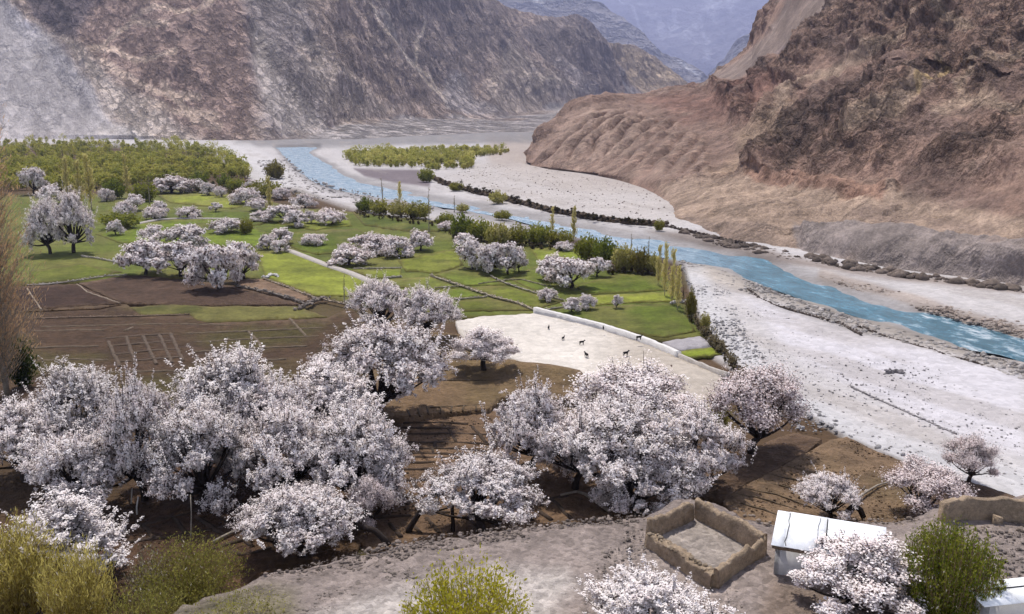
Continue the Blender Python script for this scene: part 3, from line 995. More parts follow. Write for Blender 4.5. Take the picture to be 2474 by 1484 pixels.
C1 = [(1030, 800), (1110, 808), (1150, 850), (1240, 872), (1275, 882), (1345, 888), (1400, 897), (1422, 925), (1418, 965), (1212, 960), (1180, 990), (1108, 993), (1048, 1000), (1008, 1008), (940, 1012), (900, 900), (960, 830)]
patch("terrace", C1, 0.55, C(128, 104, 78, KB), M_field, 9, 0.10, 1.0, "tan earth terrace beside the pale sand flat", soil(6, 0.25), lambda P, x, y, sd: 0.55 * sm(12, -12, sdist(x, y, [(1200, 878), (1300, 880), (1400, 900), (1420, 925), (1330, 915), (1210, 895)])))
patch("terrace", [(960, 1012), (1008, 1010), (1181, 992), (1300, 985), (1560, 1070), (1720, 1130), (1700, 1200), (1560, 1245), (1470, 1255), (1240, 1275), (1000, 1310), (900, 1330), (860, 1300), (900, 1150)], 0.14, C(116, 93, 72, KB), M_field, 10, 0.06, 0.6, "brown stepped terrace ribbed with low earth ridges", soil(7))
patch("terrace", [(1690, 1195), (1780, 1100), (1880, 1058), (1918, 1046), (1985, 1062), (1950, 1090), (1880, 1130), (1800, 1170), (1745, 1210)], 0.30, C(100, 80, 64, KB), M_field, 9, 0.08, 0.8, "brown plot shaded by the pink blossom tree", soil(8))
patch("terrace", [(1745, 1212), (1800, 1172), (1880, 1132), (1952, 1092), (2005, 1064), (2045, 1056), (2120, 1090), (2192, 1122), (2210, 1140), (2180, 1270), (1860, 1290), (1780, 1250)], 0.50, C(130, 107, 84, KB), M_field, 9, 0.09, 0.9, "ochre brown tilled plot beside the white riverbed", soil(9, 0.25))
patch("terrace", [(2205, 1140), (2320, 1158), (2446, 1196), (2560, 1240), (2500, 1280), (2180, 1270)], 0.40, C(104, 84, 68, KB), M_field, 9, 0.07, 0.9, "brown corner plot behind the mud wall", soil(10))


def sandcol(col, P, x, y, sd):
    t = sm(1380, 1560, x + 0.4 * (y - 800) * 0)[:, None] * 0.75
    n = fbm(P * (.4, 1, 1), 6, 4, .55, 610)[:, None]
    return (col * (1 - t) + C(186, 173, 158, 0.76) * t) * (1 + 0.08 * n)


patch("sand_flat", [(1100, 775), (1160, 765), (1289, 757), (1322, 764), (1455, 797), (1547, 828), (1632, 862), (1740, 908), (1752, 940), (1735, 975), (1690, 1010), (1600, 1035), (1424, 960), (1424, 925), (1402, 896), (1345, 887), (1275, 881), (1240, 868), (1150, 845), (1110, 806)],
      0.48, C(218, 209, 198, 0.82), M_gravel, 10, 0.03, 0.7, "pale cream sand flat where black animals stand", sandcol)
patch("gravel_strip", [(1600, 826), (1690, 812), (1730, 838), (1640, 848)], 0.12, C(170, 164, 166, 0.8), M_gravel, 9, 0.05, 0.4, "grey gravel strip between two small green plots")

# hillside in the foreground -------------------------------------------------
HZ = 4.8
hill_edge = [(-400, 1560), (380, 1520), (450, 1455), (560, 1412), (618, 1390), (663, 1373), (688, 1370), (738, 1358), (793, 1347), (818, 1338), (851, 1326), (931, 1317), (968, 1299), (1088, 1284), (1237, 1267), (1337, 1256), (1449, 1248),
             (1487, 1247), (1562, 1233), (1620, 1205), (1704, 1192), (1787, 1232), (1855, 1258), (1960, 1262), (2080, 1252), (2130, 1254), (2205, 1243), (2290, 1205), (2330, 1190), (2473, 1192), (2800, 1230)]
hill_poly = hill_edge + [(2800, 1800), (-400, 1800)]


def hill_z(P, x, y, sd):
    e = sm(-26, 0, sd) * (y < 1460)
    n = fbm(P, 1.6, 4, .6, 701)
    lump = fbm(P, 5, 4, .55, 711)
    z = 0.22 * lump + 0.10 * n
    z = z - 0.35 * e + 0.25 * e * n
    dent = sm(70, -40, sdist(x, y, [(1540, 1310), (1640, 1370), (1720, 1420), (1760, 1460), (1760, 1600), (1420, 1600), (1480, 1360)]))
    z = z - 0.55 * dent
    flat = sm(25, -10, sdist(x, y, [(1570, 1270), (1690, 1240), (1850, 1300), (1735, 1380)]))
    return z * (1 - flat)


def hill_col(col, P, x, y, sd):
    n = fbm(P, 3.5, 5, .6, 720)
    edge = sm(-75, -8, sd + n * 25)[:, None] * 0.7
    c = col * (1 - edge) + C(142, 128, 120, 0.75) * edge
    path = sm(30, -40, sdist(x + n * 20, y + n * 14, [(700, 1500), (850, 1440), (1000, 1400), (1200, 1370), (1370, 1380), (1400, 1420), (1320, 1500), (1250, 1600), (700, 1600)]))[:, None]
    c = c * (1 - 0.7 * path) + C(206, 197, 189, 0.82) * 0.7 * path
    br = sm(40, -30, sdist(x + n * 30, y + n * 20, [(1860, 1400), (2000, 1430), (2200, 1470), (2300, 1600), (1800, 1600)]))[:, None] * 0.6
    c = c * (1 - br) + C(122, 102, 84, 0.75) * br
    gr = sm(40, -30, sdist(x + n * 30, y + n * 20, [(400, 1500), (560, 1430), (700, 1430), (760, 1600), (300, 1600)]))[:, None] * 0.6
    return c * (1 - gr) + C(112, 108, 66, 0.75) * gr


patch("hillside", hill_poly, HZ, C(160, 146, 138, 0.75), M_dirt, 9, 0.05, 5.5, "stony grey dirt hillside in the foreground", hill_col, hill_z, 1.2)


# ---------------------------------------------------------------- walls, ridges, banks
def rock_mesh(rng):
    """a lumpy stone of unit size"""
    V = []
    for i in range(4):
        zz = (-0.42, -0.1, 0.22, 0.45)[i]
        rr = (0.42, 0.55, 0.45, 0.16)[i]
        for j in range(6):
            a = (j + 0.5 * (i % 2)) * math.pi / 3
            k = rng.uniform(0.75, 1.2)
            V.append((rr * k * math.cos(a), rr * k * math.sin(a), zz * rng.uniform(0.85, 1.1)))
    Q = []
    for i in range(3):
        for j in range(6):
            k = (j + 1) % 6
            Q.append((i * 6 + j, i * 6 + k, i * 6 + 6 + k, i * 6 + 6 + j))
    V.append((0, 0, 0.5))
    T = [(18 + j, 18 + (j + 1) % 6, 24) for j in range(6)]
    return np.array(V), T, Q


_rr = np.random.default_rng(5)
ROCKS = [rock_mesh(_rr) for _ in range(8)]


def add_rocks(mb, pts, sizes, rng, flat=0.65):
    cols = []
    for p, s in zip(pts, sizes):
        V, T, Q = ROCKS[rng.integers(8)]
        a = rng.uniform(0, 6.28)
        c, sn = math.cos(a), math.sin(a)
        R = np.array([[c, -sn, 0], [sn, c, 0], [0, 0, 1]])
        W = (V * (s * rng.uniform(.8, 1.3), s * rng.uniform(.7, 1.1), s * flat * rng.uniform(.7, 1.2))) @ R.T + p
        mb.add(W, T, Q)
        cols.append(len(V))
    return cols


def resample(line, z, gap):
    p = np.array(line, float)
    W = unp(p[:, 0], p[:, 1], z)
    d = np.concatenate([[0], np.cumsum(np.linalg.norm(W[1:] - W[:-1], axis=1))])
    n = max(2, int(d[-1] / gap))
    t = np.linspace(0, d[-1], n)
    return np.stack([np.interp(t, d, W[:, k]) for k in range(3)], 1)


def stone_wall(line, z, wid, hgt, colour, label, name="stone_wall", cat="stone wall", gap=0.45, seed=1, group=None):
    rng = np.random.default_rng(seed)
    P = resample(line, z, gap)
    mb = MB()
    pts, sz = [], []
    for p in P:
        for k in range(max(2, int(round(wid / 0.35)))):
            q = p + np.array([rng.normal(0, wid * .25), rng.normal(0, wid * .25), rng.uniform(0.1, 1.0) * hgt * .7])
            pts.append(q)
            sz.append(rng.uniform(.35, .7) * max(wid, 0.4) * 0.9)
    cnt = add_rocks(mb, pts, sz, rng)
    # core so that no daylight shows through
    mb.tube(P + np.array([0, 0, hgt * .15]), wid * 0.28 * rng.uniform(.8, 1.2, len(P)), 5)
    cc = [np.tile(colour * rng.uniform(.7, 1.2), (n, 1)) for n in cnt]
    cc.append(np.tile(colour * 0.8, (mb.n - sum(cnt), 1)))
    o = link(name, mb.mesh(name, M_stone, np.concatenate(cc)))
    return tag(o, label, cat, group)


PALE = C(206, 196, 184, 0.75)
GREYW = C(160, 148, 138, 0.72)
EARTH = C(128, 104, 78, 0.72)
stone_wall([(65, 690), (116, 688), (163, 682), (190, 678), (255, 668), (306, 665)], 0.2, 0.5, 0.5, PALE, "line of pale stones between dark green plot and brown plot", seed=2)
stone_wall([(197, 620), (238, 625), (303, 639)], 0.2, 0.5, 0.5, PALE, "short pale stone line running up to the white blossom clump", seed=3)
stone_wall([(58, 754), (238, 747), (292, 737)], 0.2, 0.4, 0.3, EARTH, "low earth and stone ridge below the dark ploughed plot", seed=4)
stone_wall([(75, 771), (204, 767), (350, 764), (456, 761)], 0.2, 0.4, 0.35, C(168, 146, 124, .72), "broken stone ridge across the brown field", seed=5)
stone_wall([(571, 692), (646, 706), (714, 726), (741, 738)], 0.25, 0.7, 0.6, GREYW, "grey stone wall along the lower side of the pale soil strip", seed=6)
stone_wall([(636, 674), (697, 696), (758, 720), (841, 738), (880, 760)], 0.25, 0.6, 0.5, C(190, 172, 150, .72), "tan stone wall along the upper side of the pale soil strip", seed=7)
stone_wall([(721, 748), (745, 736), (765, 726), (790, 722)], 0.3, 1.0, 0.7, GREYW, "short thick grey stone wall where two field walls meet", seed=8)
stone_wall([(1040, 667), (1112, 691), (1190, 718), (1251, 733), (1292, 751)], 0.2, 0.6, 0.5, C(198, 184, 162, .75), "long straight pale wall crossing the green plots to the sand flat", seed=9)
stone_wall([(1187, 669), (1224, 686), (1292, 708), (1360, 726)], 0.2, 0.5, 0.4, C(186, 176, 158, .75), "pale wall between green plots right of the long straight wall", seed=10)
stone_wall([(1156, 686), (1231, 676), (1261, 676), (1319, 691)], 0.2, 0.4, 0.3, C(176, 166, 140, .75), "thin curved stone line above the single small blossom trees", seed=11)
stone_wall([(853, 650), (969, 648)], 0.2, 0.5, 0.4, C(196, 186, 168, .75), "short level pale wall above the two-lobed blossom tree", seed=12)
stone_wall([(928, 672), (969, 669)], 0.2, 0.6, 0.4, C(206, 198, 182, .75), "very short pale wall just below the level pale wall", seed=13)
stone_wall([(1051, 696), (1108, 692)], 0.2, 0.4, 0.3, C(186, 176, 150, .75), "short stone line branching left off the long straight wall", seed=14)
stone_wall([(1098, 724), (1176, 718)], 0.2, 0.5, 0.4, C(190, 180, 160, .75), "stone line from the two-lobed tree to the long straight wall", seed=15)
stone_wall([(1295, 752), (1360, 743)], 0.2, 0.5, 0.4, C(196, 188, 170, .75), "stone line leading to the first of three small blossom trees", seed=16)
stone_wall([(640, 700 - 28), (655, 664), (672, 668)], 0.2, 0.9, 0.4, C(225, 222, 218, .8), "small heap of white stones on the grass", name="stone_heap", cat="stones", seed=17)
stone_wall([(1620, 733), (1642, 731), (1660, 728)], 0.2, 0.9, 0.5, C(222, 216, 210, .8), "pale stones at the foot of the bare poplars", name="stone_heap", cat="stones", seed=18)
stone_wall([(1040, 430), (1075, 446), (1110, 456), (1150, 468), (1200, 479), (1250, 492), (1310, 508), (1350, 516), (1430, 530), (1500, 541), (1560, 546), (1600, 548)], 0, 2.4, 1.6, C(96, 82, 68, .85), "long dark embankment curving across the sand above the river", name="embankment", cat="embankment", gap=0.9, seed=19)
stone_wall([(1600, 547), (1640, 556), (1720, 575), (1800, 592)], 0, 1.2, 0.9, C(96, 84, 76, .8), "low dark stony bank continuing from the embankment towards the cliff", name="river_bank", cat="bank", gap=0.6, seed=20)
SCARP_SHADE = C(110, 98, 90, .75)  # dark tone holds the shade of the low scarps, put into the stone colour
stone_wall([(1806, 700), (1833, 722), (1863, 736), (1948, 761), (1986, 771), (2033, 785), (2081, 812)], 0, 0.55, 0.5, SCARP_SHADE, "upper dark eroded bank along the pale riverbed", name="gravel_bank", cat="bank", gap=0.4, seed=21)
stone_wall([(2064, 787), (2122, 809), (2176, 827), (2258, 850), (2278, 858)], 0, 0.55, 0.5, SCARP_SHADE, "middle dark eroded bank beside the turquoise water", name="gravel_bank", cat="bank", gap=0.4, seed=22)
stone_wall([(2305, 865), (2350, 877), (2404, 895)], 0, 0.6, 0.5, SCARP_SHADE, "short dark eroded bank nearest the frame's right edge", name="gravel_bank", cat="bank", gap=0.4, seed=23)
stone_wall([(2055, 935), (2130, 970), (2220, 1010), (2310, 1050)], 0, 0.35, 0.2, C(166, 160, 160, .8), "faint straight grey ridge on the white riverbed", name="gravel_bank", cat="bank", gap=0.35, seed=24)
stone_wall([(2142, 903), (2160, 899), (2180, 903)], 0, 0.9, 0.5, C(140, 134, 136, .8), "small heap of grey stones alone on the white riverbed", name="stone_heap", cat="stones", gap=0.35, seed=25)
stone_wall([(1690, 792), (1725, 822), (1752, 850), (1775, 890)], 0.1, 0.8, 0.6, C(96, 82, 66, .8), "dark stony bank edging the last green plots by the riverbed", name="field_bank", cat="bank", gap=0.5, seed=26)


def strip_wall(line, z, wid, hgt, mat, name, label, cat, seed=0, rough=0.05, gap=0.6, parent=None):
    """a continuous wall with an uneven top"""
    rng = np.random.default_rng(seed)
    P = resample(line, z, gap)
    t = np.gradient(P, axis=0)
    t /= np.linalg.norm(t, axis=1)[:, None] + 1e-9
    s = np.stack([-t[:, 1], t[:, 0], 0 * t[:, 0]], 1)
    h = hgt * (1 + rng.normal(0, rough, len(P)))
    rows = []
    for k, (o_, v) in enumerate([(-.5, -0.5), (-.5, 1), (-.2, 1.03), (.2, 1.03), (.5, 1), (.5, -0.5)]):
        q = P + s * (o_ * wid) + rng.normal(0, rough * wid * .5, P.shape)
        q[:, 2] = P[:, 2] + (h * v if v > 0 else v)
        rows.append(q)
    V = np.array(rows).transpose(1, 0, 2).reshape(-1, 3)
    n = len(P)
    Q = [(i * 6 + j, i * 6 + j + 1, i * 6 + 7 + j, i * 6 + 6 + j) for i in range(n - 1) for j in range(5)]
    Q += [(0, 5, 4, 1), (1, 4, 3, 2), ((n - 1) * 6, (n - 1) * 6 + 1, (n - 1) * 6 + 4, (n - 1) * 6 + 5), ((n - 1) * 6 + 1, (n - 1) * 6 + 2, (n - 1) * 6 + 3, (n - 1) * 6 + 4)]
    if parent is not None:
        V = V - np.array(parent.location)
    o = link(name, mesh_np(name, V, np.array(Q), mat), parent)
    if parent is None:
        tag(o, label, cat)
    return o


M_parapet = terrain_mat("parapet", (0.8, 4), 0.08, 0.3, 0.03, color=(0.66, 0.63, 0.60))
M_path = terrain_mat("path_earth", (0.8, 4), 0.15, 0.3, 0.03, color=(0.42, 0.38, 0.34))
strip_wall([(1292, 752), (1322, 760), (1455, 793), (1547, 823), (1600, 844), (1640, 862)], 0.45, 0.65, 0.6, M_parapet, "parapet_wall", "long low white wall edging the pale sand flat", "wall", 31, 0.04)
strip_wall([(1640, 864), (1700, 889), (1760, 912)], 0.4, 0.35, 0.45, M_path, "low_wall", "thin dark low wall continuing past the white wall", "wall", 32, 0.08)


def flat_strip(line, z, wid, mat, name, label):
    P = resample(line, z, 1.0)
    t = np.gradient(P, axis=0)
    t /= np.linalg.norm(t, axis=1)[:, None] + 1e-9
    s = np.stack([-t[:, 1], t[:, 0], 0 * t[:, 0]], 1)
    V = np.array([P - s * wid * .6 - (0, 0, .3), P - s * wid / 2, P + s * wid / 2, P + s * wid * .6 - (0, 0, .3)]).transpose(1, 0, 2).reshape(-1, 3)
    Q = [(i * 4 + j, i * 4 + j + 1, i * 4 + 5 + j, i * 4 + 4 + j) for i in range(len(P) - 1) for j in range(3)]
    return tag(link(name, mesh_np(name, V, np.array(Q), mat)), label, kind="structure")


flat_strip([(656, 597), (700, 604), (796, 641), (845, 657), (895, 678)], 0.42, 1.3, M_path, "path", "grey footpath between green plots")
flat_strip([(333, 539), (381, 529), (442, 526), (578, 528)], 0.42, 1.0, M_path, "path", "pale curved footpath across the far meadow")


# earth ridges that divide the near plots into beds: each ridge is a part of one bed system
def ridges(label, lines, z, wid=0.36, hgt=0.16, colour=(0.058, 0.04, 0.028), cat="earth ridges"):
    m = terrain_mat("ridge_soil_%d" % len(bpy.data.materials), (1.5, 7), 0.3, 0.5, 0.04, color=colour)
    root = thing("bed_ridges", label, cat, U1(*lines[0][0], z))
    base = np.array(root.location)
    for k, ln in enumerate(lines):
        rng = np.random.default_rng(k + 7)
        P = resample(ln, z, 0.5)
        P[:, :2] += rng.normal(0, 0.035, (len(P), 2))
        P[:, 2] += rng.normal(0, 0.02, len(P)) - wid * .24
        mb = MB()
        mb.tube(P - base, wid / 2 * rng.uniform(.85, 1.15, len(P)), 6)
        o = link("earth_ridge", mb.mesh("earth_ridge", m, None, True), root)
        o.scale = (1, 1, 1)


ridges("dark earth ridges dividing the terrace between the two big blossom groups",
       [[(968, 1049), (1080, 1047), (1200, 1050)], [(962, 1069), (1090, 1068), (1200, 1073)], [(968, 1083), (1100, 1084), (1190, 1090)], [(968, 1096), (1060, 1095), (1150, 1100)],
        [(970, 1103), (1060, 1104), (1110, 1108)], [(965, 1117), (1050, 1116)], [(960, 1134), (1045, 1133)], [(930, 1165), (1030, 1158)], [(975, 1022), (1060, 1020), (1130, 1024)], [(970, 1033), (1100, 1035)],
        [(948, 1170), (988, 1218)], [(998, 1165), (1020, 1200)], [(1050, 1069), (1053, 1083)], [(1008, 1083), (1010, 1096)], [(1045, 1084), (1047, 1096)], [(1080, 1030), (1100, 1068)], [(1140, 1030), (1175, 1070)]], 0.17)
ridges("earth ridges splitting the strip along the hillside edge into beds",
       [[(901, 1249), (993, 1246)], [(1018, 1238), (1088, 1238)], [(941, 1263), (968, 1297)], [(1031, 1250), (1060, 1287)], [(997, 1268), (1015, 1287)], [(1128, 1250), (1155, 1274)], [(1171, 1253), (1203, 1270)],
        [(1249, 1228), (1287, 1257)], [(1279, 1218), (1331, 1256)], [(1331, 1205), (1380, 1252)], [(1215, 1228), (1250, 1212), (1330, 1204), (1370, 1196)]], 0.17)
ridges("earth ridges forming a grid of beds at the lower left below the trees",
       [[(250, 1286), (325, 1271), (380, 1259), (470, 1236), (520, 1224)], [(300, 1310), (400, 1298), (467, 1286), (540, 1272), (600, 1258)], [(475, 1248), (540, 1291)], [(525, 1236), (556, 1268)], [(522, 1193), (592, 1256)],
        [(570, 1293), (612, 1319)], [(552, 1329), (580, 1340), (620, 1334), (665, 1320)], [(500, 1330), (540, 1318), (600, 1300)], [(420, 1250), (450, 1290)], [(345, 1268), (372, 1300)], [(620, 1260), (670, 1316)]], 0.14)
ridges("pale earth ridges of a small gridded seedbed in the brown field",
       [[(255, 818), (330, 812), (420, 806)], [(262, 836), (345, 830), (425, 822)], [(275, 856), (360, 848), (436, 842)], [(285, 874), (370, 868), (440, 862)], [(262, 826), (290, 886)], [(305, 814), (330, 884)], [(345, 812), (378, 880)], [(385, 808), (415, 876)], [(412, 806), (442, 872)]],
       0.2, 0.5, 0.16, (0.11, 0.08, 0.058))
ridges("long low earth ridges stepping across the brown field behind the left group",
       [[(100, 790), (260, 786), (420, 782), (560, 786)], [(80, 800), (200, 797), (250, 798)], [(450, 806), (600, 800), (780, 792)], [(470, 826), (620, 818), (770, 812)], [(470, 850), (600, 842), (740, 836)],
        [(60, 842), (150, 838), (240, 836)], [(70, 872), (170, 868), (260, 870)], [(480, 880), (580, 872), (690, 868)], [(100, 905), (260, 898), (420, 896)], [(300, 800), (320, 790)], [(600, 800), (640, 842)], [(700, 770), (740, 812)]],
       0.2, 0.42, 0.16, (0.15, 0.115, 0.08))
ridges("tan brick-like ridge steps on the earth terrace edge",
       [[(992, 919), (1100, 918), (1210, 918)], [(1040, 984), (1120, 980), (1190, 976)], [(984, 986), (990, 1006)], [(1010, 988), (1014, 1006)], [(1030, 982), (1036, 1002)], [(1065, 983), (1062, 998)], [(1090, 981), (1088, 995)], [(1120, 980), (1118, 993)], [(1150, 978), (1150, 991)]],
       0.58, 0.2, 0.12, (0.10, 0.072, 0.045))
ridges("thin furrow ridges across the ochre plot beside the riverbed",
       [[(1770, 1190), (1850, 1205), (1930, 1232)], [(1800, 1178), (1880, 1195), (1960, 1225)], [(1790, 1215), (1850, 1232), (1900, 1252)], [(1830, 1160), (1920, 1180), (1990, 1205)], [(1860, 1145), (1960, 1165), (2060, 1200)], [(1900, 1125), (2000, 1150), (2100, 1185)]],
       0.56, 0.14, 0.08, (0.13, 0.095, 0.06))
ridges("thin pale ridges in the dark ploughed plot by the tall bare poplar", [[(66, 697), (99, 747)], [(187, 686), (211, 705), (289, 732)]], 0.26, 0.25, 0.14, (0.30, 0.24, 0.18))


# ---------------------------------------------------------------- loose stones
def scatter(name, poly, z, n, smin, smax, colour, seed, label, ground=None):
    rng = np.random.default_rng(seed)
    p = np.array(poly, float)
    W = unp(p[:, 0], p[:, 1], z)
    lo, hi = W.min(0), W.max(0)
    x = rng.uniform(lo[0], hi[0], n * 30)
    y = rng.uniform(lo[1], hi[1], n * 30)
    k = sdist(x, y, W[:, :2]) < 0
    x, y = x[k][:n], y[k][:n]
    s = smin * (smax / smin) ** (rng.random(len(x)) ** 2.2)
    pts = np.stack([x, y, np.full(len(x), z) + s * .1], 1)
    mb = MB()
    cnt = add_rocks(mb, pts, s, rng)
    cols = np.concatenate([np.tile(colour * rng.uniform(.5, 1.15), (c, 1)) for c in cnt])
    tag(link(name, mb.mesh(name, M_stone, cols)), label, kind="stuff")


STN = C(190, 182, 176, .78)
scatter("stones", [(1640, 628), (1760, 660), (1900, 715), (2050, 765), (2250, 822), (2473, 880), (2473, 925), (2250, 850), (2050, 795), (1900, 745), (1760, 690), (1650, 660)], 0.0, 2600, .15, .9, STN, 51, "cobbles along the near bank of the river")
scatter("stones", [(1650, 650), (1760, 700), (1800, 800), (1900, 930), (2060, 1050), (2300, 1140), (2300, 1160), (2180, 1110), (2040, 1050), (1920, 1040), (1780, 900), (1700, 800)], 0.0, 2600, .10, .55, C(178, 174, 174, .78), 52, "scattered grey stones on the white riverbed")
scatter("stones", [(1970, 668), (2100, 712), (2300, 770), (2473, 815), (2473, 780), (2300, 740), (2100, 690)], 0.0, 1200, .15, .8, C(176, 160, 148, .78), 53, "cobbles along the far bank of the river")
scatter("stones", [(1640, 560), (1750, 598), (1900, 628), (2100, 660), (2473, 710), (2473, 700), (2100, 645), (1900, 610), (1750, 580)], 0.0, 800, .2, 2.8, C(128, 114, 104, .8), 54, "dark boulders at the foot of the far cliff")
scatter("stones", [(690, 380), (740, 425), (800, 450), (930, 475), (1060, 500), (1000, 520), (850, 490), (700, 470), (640, 430), (620, 390)], 0.0, 900, .4, 1.6, STN, 55, "pale boulders along the upper river")
scatter("stones", [(640, 1385), (800, 1350), (960, 1305), (1240, 1270), (1560, 1238), (1570, 1262), (1250, 1300), (1000, 1345), (820, 1390), (660, 1420)], HZ - .05, 1500, .05, .32, C(150, 136, 126, .75), 56, "rubble along the edge of the hillside")
scatter("stones", [(1380, 1380), (1480, 1320), (1560, 1290), (1600, 1400), (1750, 1400), (1900, 1420), (1850, 1490), (1500, 1490)], HZ - .75, 900, .05, .38, C(150, 134, 120, .75), 57, "rubble below the roofless enclosure")
scatter("stones", [(1750, 1215), (1860, 1262), (2080, 1255), (2200, 1250), (2380, 1290), (2473, 1300), (2473, 1260), (2200, 1300), (1860, 1290)], HZ - .05, 500, .06, .4, C(160, 144, 130, .75), 58, "rubble along the hillside edge by the house")
scatter("stones", [(2330, 1270), (2473, 1290), (2473, 1420), (2400, 1400)], HZ, 300, .05, .3, C(150, 138, 130, .75), 59, "rubble on the slope below the mud wall")

scatter("stones", [(1000, 1330), (1250, 1290), (1560, 1262), (1560, 1330), (1480, 1380), (1400, 1500), (1330, 1500), (1400, 1400), (1250, 1340)], HZ - .1, 900, .04, .26, C(150, 138, 128, .75), 60, "small loose stones across the dirt hillside")
scatter("stones", [(700, 1500), (660, 1420), (820, 1395), (1000, 1345), (1000, 1400), (850, 1440)], HZ - .1, 500, .04, .24, C(156, 144, 134, .75), 61, "small loose stones beside the pale dirt track")
scatter("stones", [(1760, 720), (2000, 800), (2200, 870), (2473, 960), (2473, 1180), (2300, 1130), (2060, 1050), (1920, 1040), (1800, 900)], 0.02, 2600, .05, .32, C(196, 190, 188, .8), 65, "small pale stones over the white riverbed")
scatter("stones", [(1060, 432), (1180, 395), (1310, 405), (1480, 440), (1680, 470), (1650, 545), (1500, 520), (1300, 490)], 0.02, 900, .15, .7, C(176, 164, 154, .8), 66, "stones on the sand above the embankment")
scatter("stones", [(620, 1420), (1000, 1320), (1560, 1260), (1560, 1300), (1440, 1500), (900, 1500), (600, 1500)], HZ - .12, 2200, .03, .14, C(158, 146, 136, .78), 67, "pebbles over the dirt hillside")
scatter("stones", [(1760, 1420), (1900, 1400), (2300, 1480), (2400, 1300), (2473, 1300), (2473, 1500), (1700, 1500)], HZ - .1, 1200, .03, .18, C(158, 146, 136, .78), 68, "pebbles on the yard around the houses")
scatter("clods", [(1745, 1212), (1800, 1172), (1952, 1092), (2045, 1056), (2192, 1122), (2180, 1262), (1860, 1270)], .5, 1500, .05, .26, C(122, 100, 78, .8), 62, "clods of soil on the ochre plot")
scatter("clods", [(960, 1020), (1180, 995), (1215, 1060), (1200, 1130), (1300, 1200), (1240, 1265), (960, 1290), (900, 1240)], .14, 1500, .05, .24, C(104, 84, 64, .8), 63, "clods of soil on the ribbed terrace")
scatter("clods", [(250, 1240), (560, 1190), (660, 1300), (560, 1370), (300, 1330)], .1, 900, .05, .22, C(92, 72, 56, .8), 64, "clods of soil on the gridded beds at lower left")

# ---------------------------------------------------------------- trees
def rand_dirs(rng, n, zb=0.0):
    d = rng.normal(0, 1, (n, 3))
    d[:, 2] += zb
    return d / (np.linalg.norm(d, axis=1)[:, None] + 1e-9)


def quads(cen, size, rng, asp=1.0, axis=None, align=0.0, face=None, fk=1.0):
    n = len(cen)
    if face is not None:
        nn = face * fk + rand_dirs(rng, n) * .75
        nn /= np.linalg.norm(nn, axis=1)[:, None] + 1e-9
        a = np.cross(nn, rand_dirs(rng, n))
        if axis is not None and align > .4:
            a = axis - nn * np.sum(axis * nn, 1)[:, None] + a * .4
        a /= np.linalg.norm(a, axis=1)[:, None] + 1e-9
        b = np.cross(nn, a)
        a = a * (size * asp)[:, None] * .5
        b = b * size[:, None] * .5
        j = rng.uniform(.6, 1.2, (4, n, 1))
        V = np.stack([cen - a * j[0], cen + b * j[1], cen + a * j[2], cen - b * j[3]], 1).reshape(-1, 3)
        return V, np.arange(4 * n).reshape(-1, 4)
    a = rand_dirs(rng, n)
    if axis is not None:
        a = axis * align + a * (1 - align)
        a /= np.linalg.norm(a, axis=1)[:, None] + 1e-9
    b = np.cross(a, rand_dirs(rng, n))
    b /= np.linalg.norm(b, axis=1)[:, None] + 1e-9
    a = a * (size * asp)[:, None] * .5
    b = b * size[:, None] * .5
    j = rng.uniform(.6, 1.2, (4, n, 1))
    V = np.stack([cen - a * j[0], cen + b * j[1], cen + a * j[2], cen - b * j[3]], 1).reshape(-1, 3)
    return V, np.arange(4 * n).reshape(-1, 4)


def prisms(p0, p1, r0, r1):
    n = len(p0)
    d = p1 - p0
    d /= np.linalg.norm(d, axis=1)[:, None] + 1e-9
    a = np.cross(d, np.array([.3, .5, .81]))
    a /= np.linalg.norm(a, axis=1)[:, None] + 1e-9
    b = np.cross(d, a)
    V = []
    for p, r in ((p0, r0), (p1, r1)):
        for k in range(3):
            V.append(p + r * (a * math.cos(k * 2.094) + b * math.sin(k * 2.094)))
    V = np.stack(V, 1).reshape(-1, 3)
    i = np.arange(n)[:, None] * 6
    Q = np.concatenate([i + np.array([0, 1, 4, 3]), i + np.array([1, 2, 5, 4]), i + np.array([2, 0, 3, 5])])
    return V, Q


def bez(a, b, c, n=6):
    t = np.linspace(0, 1, n)[:, None]
    return a * (1 - t) ** 2 + 2 * b * t * (1 - t) + c * t * t


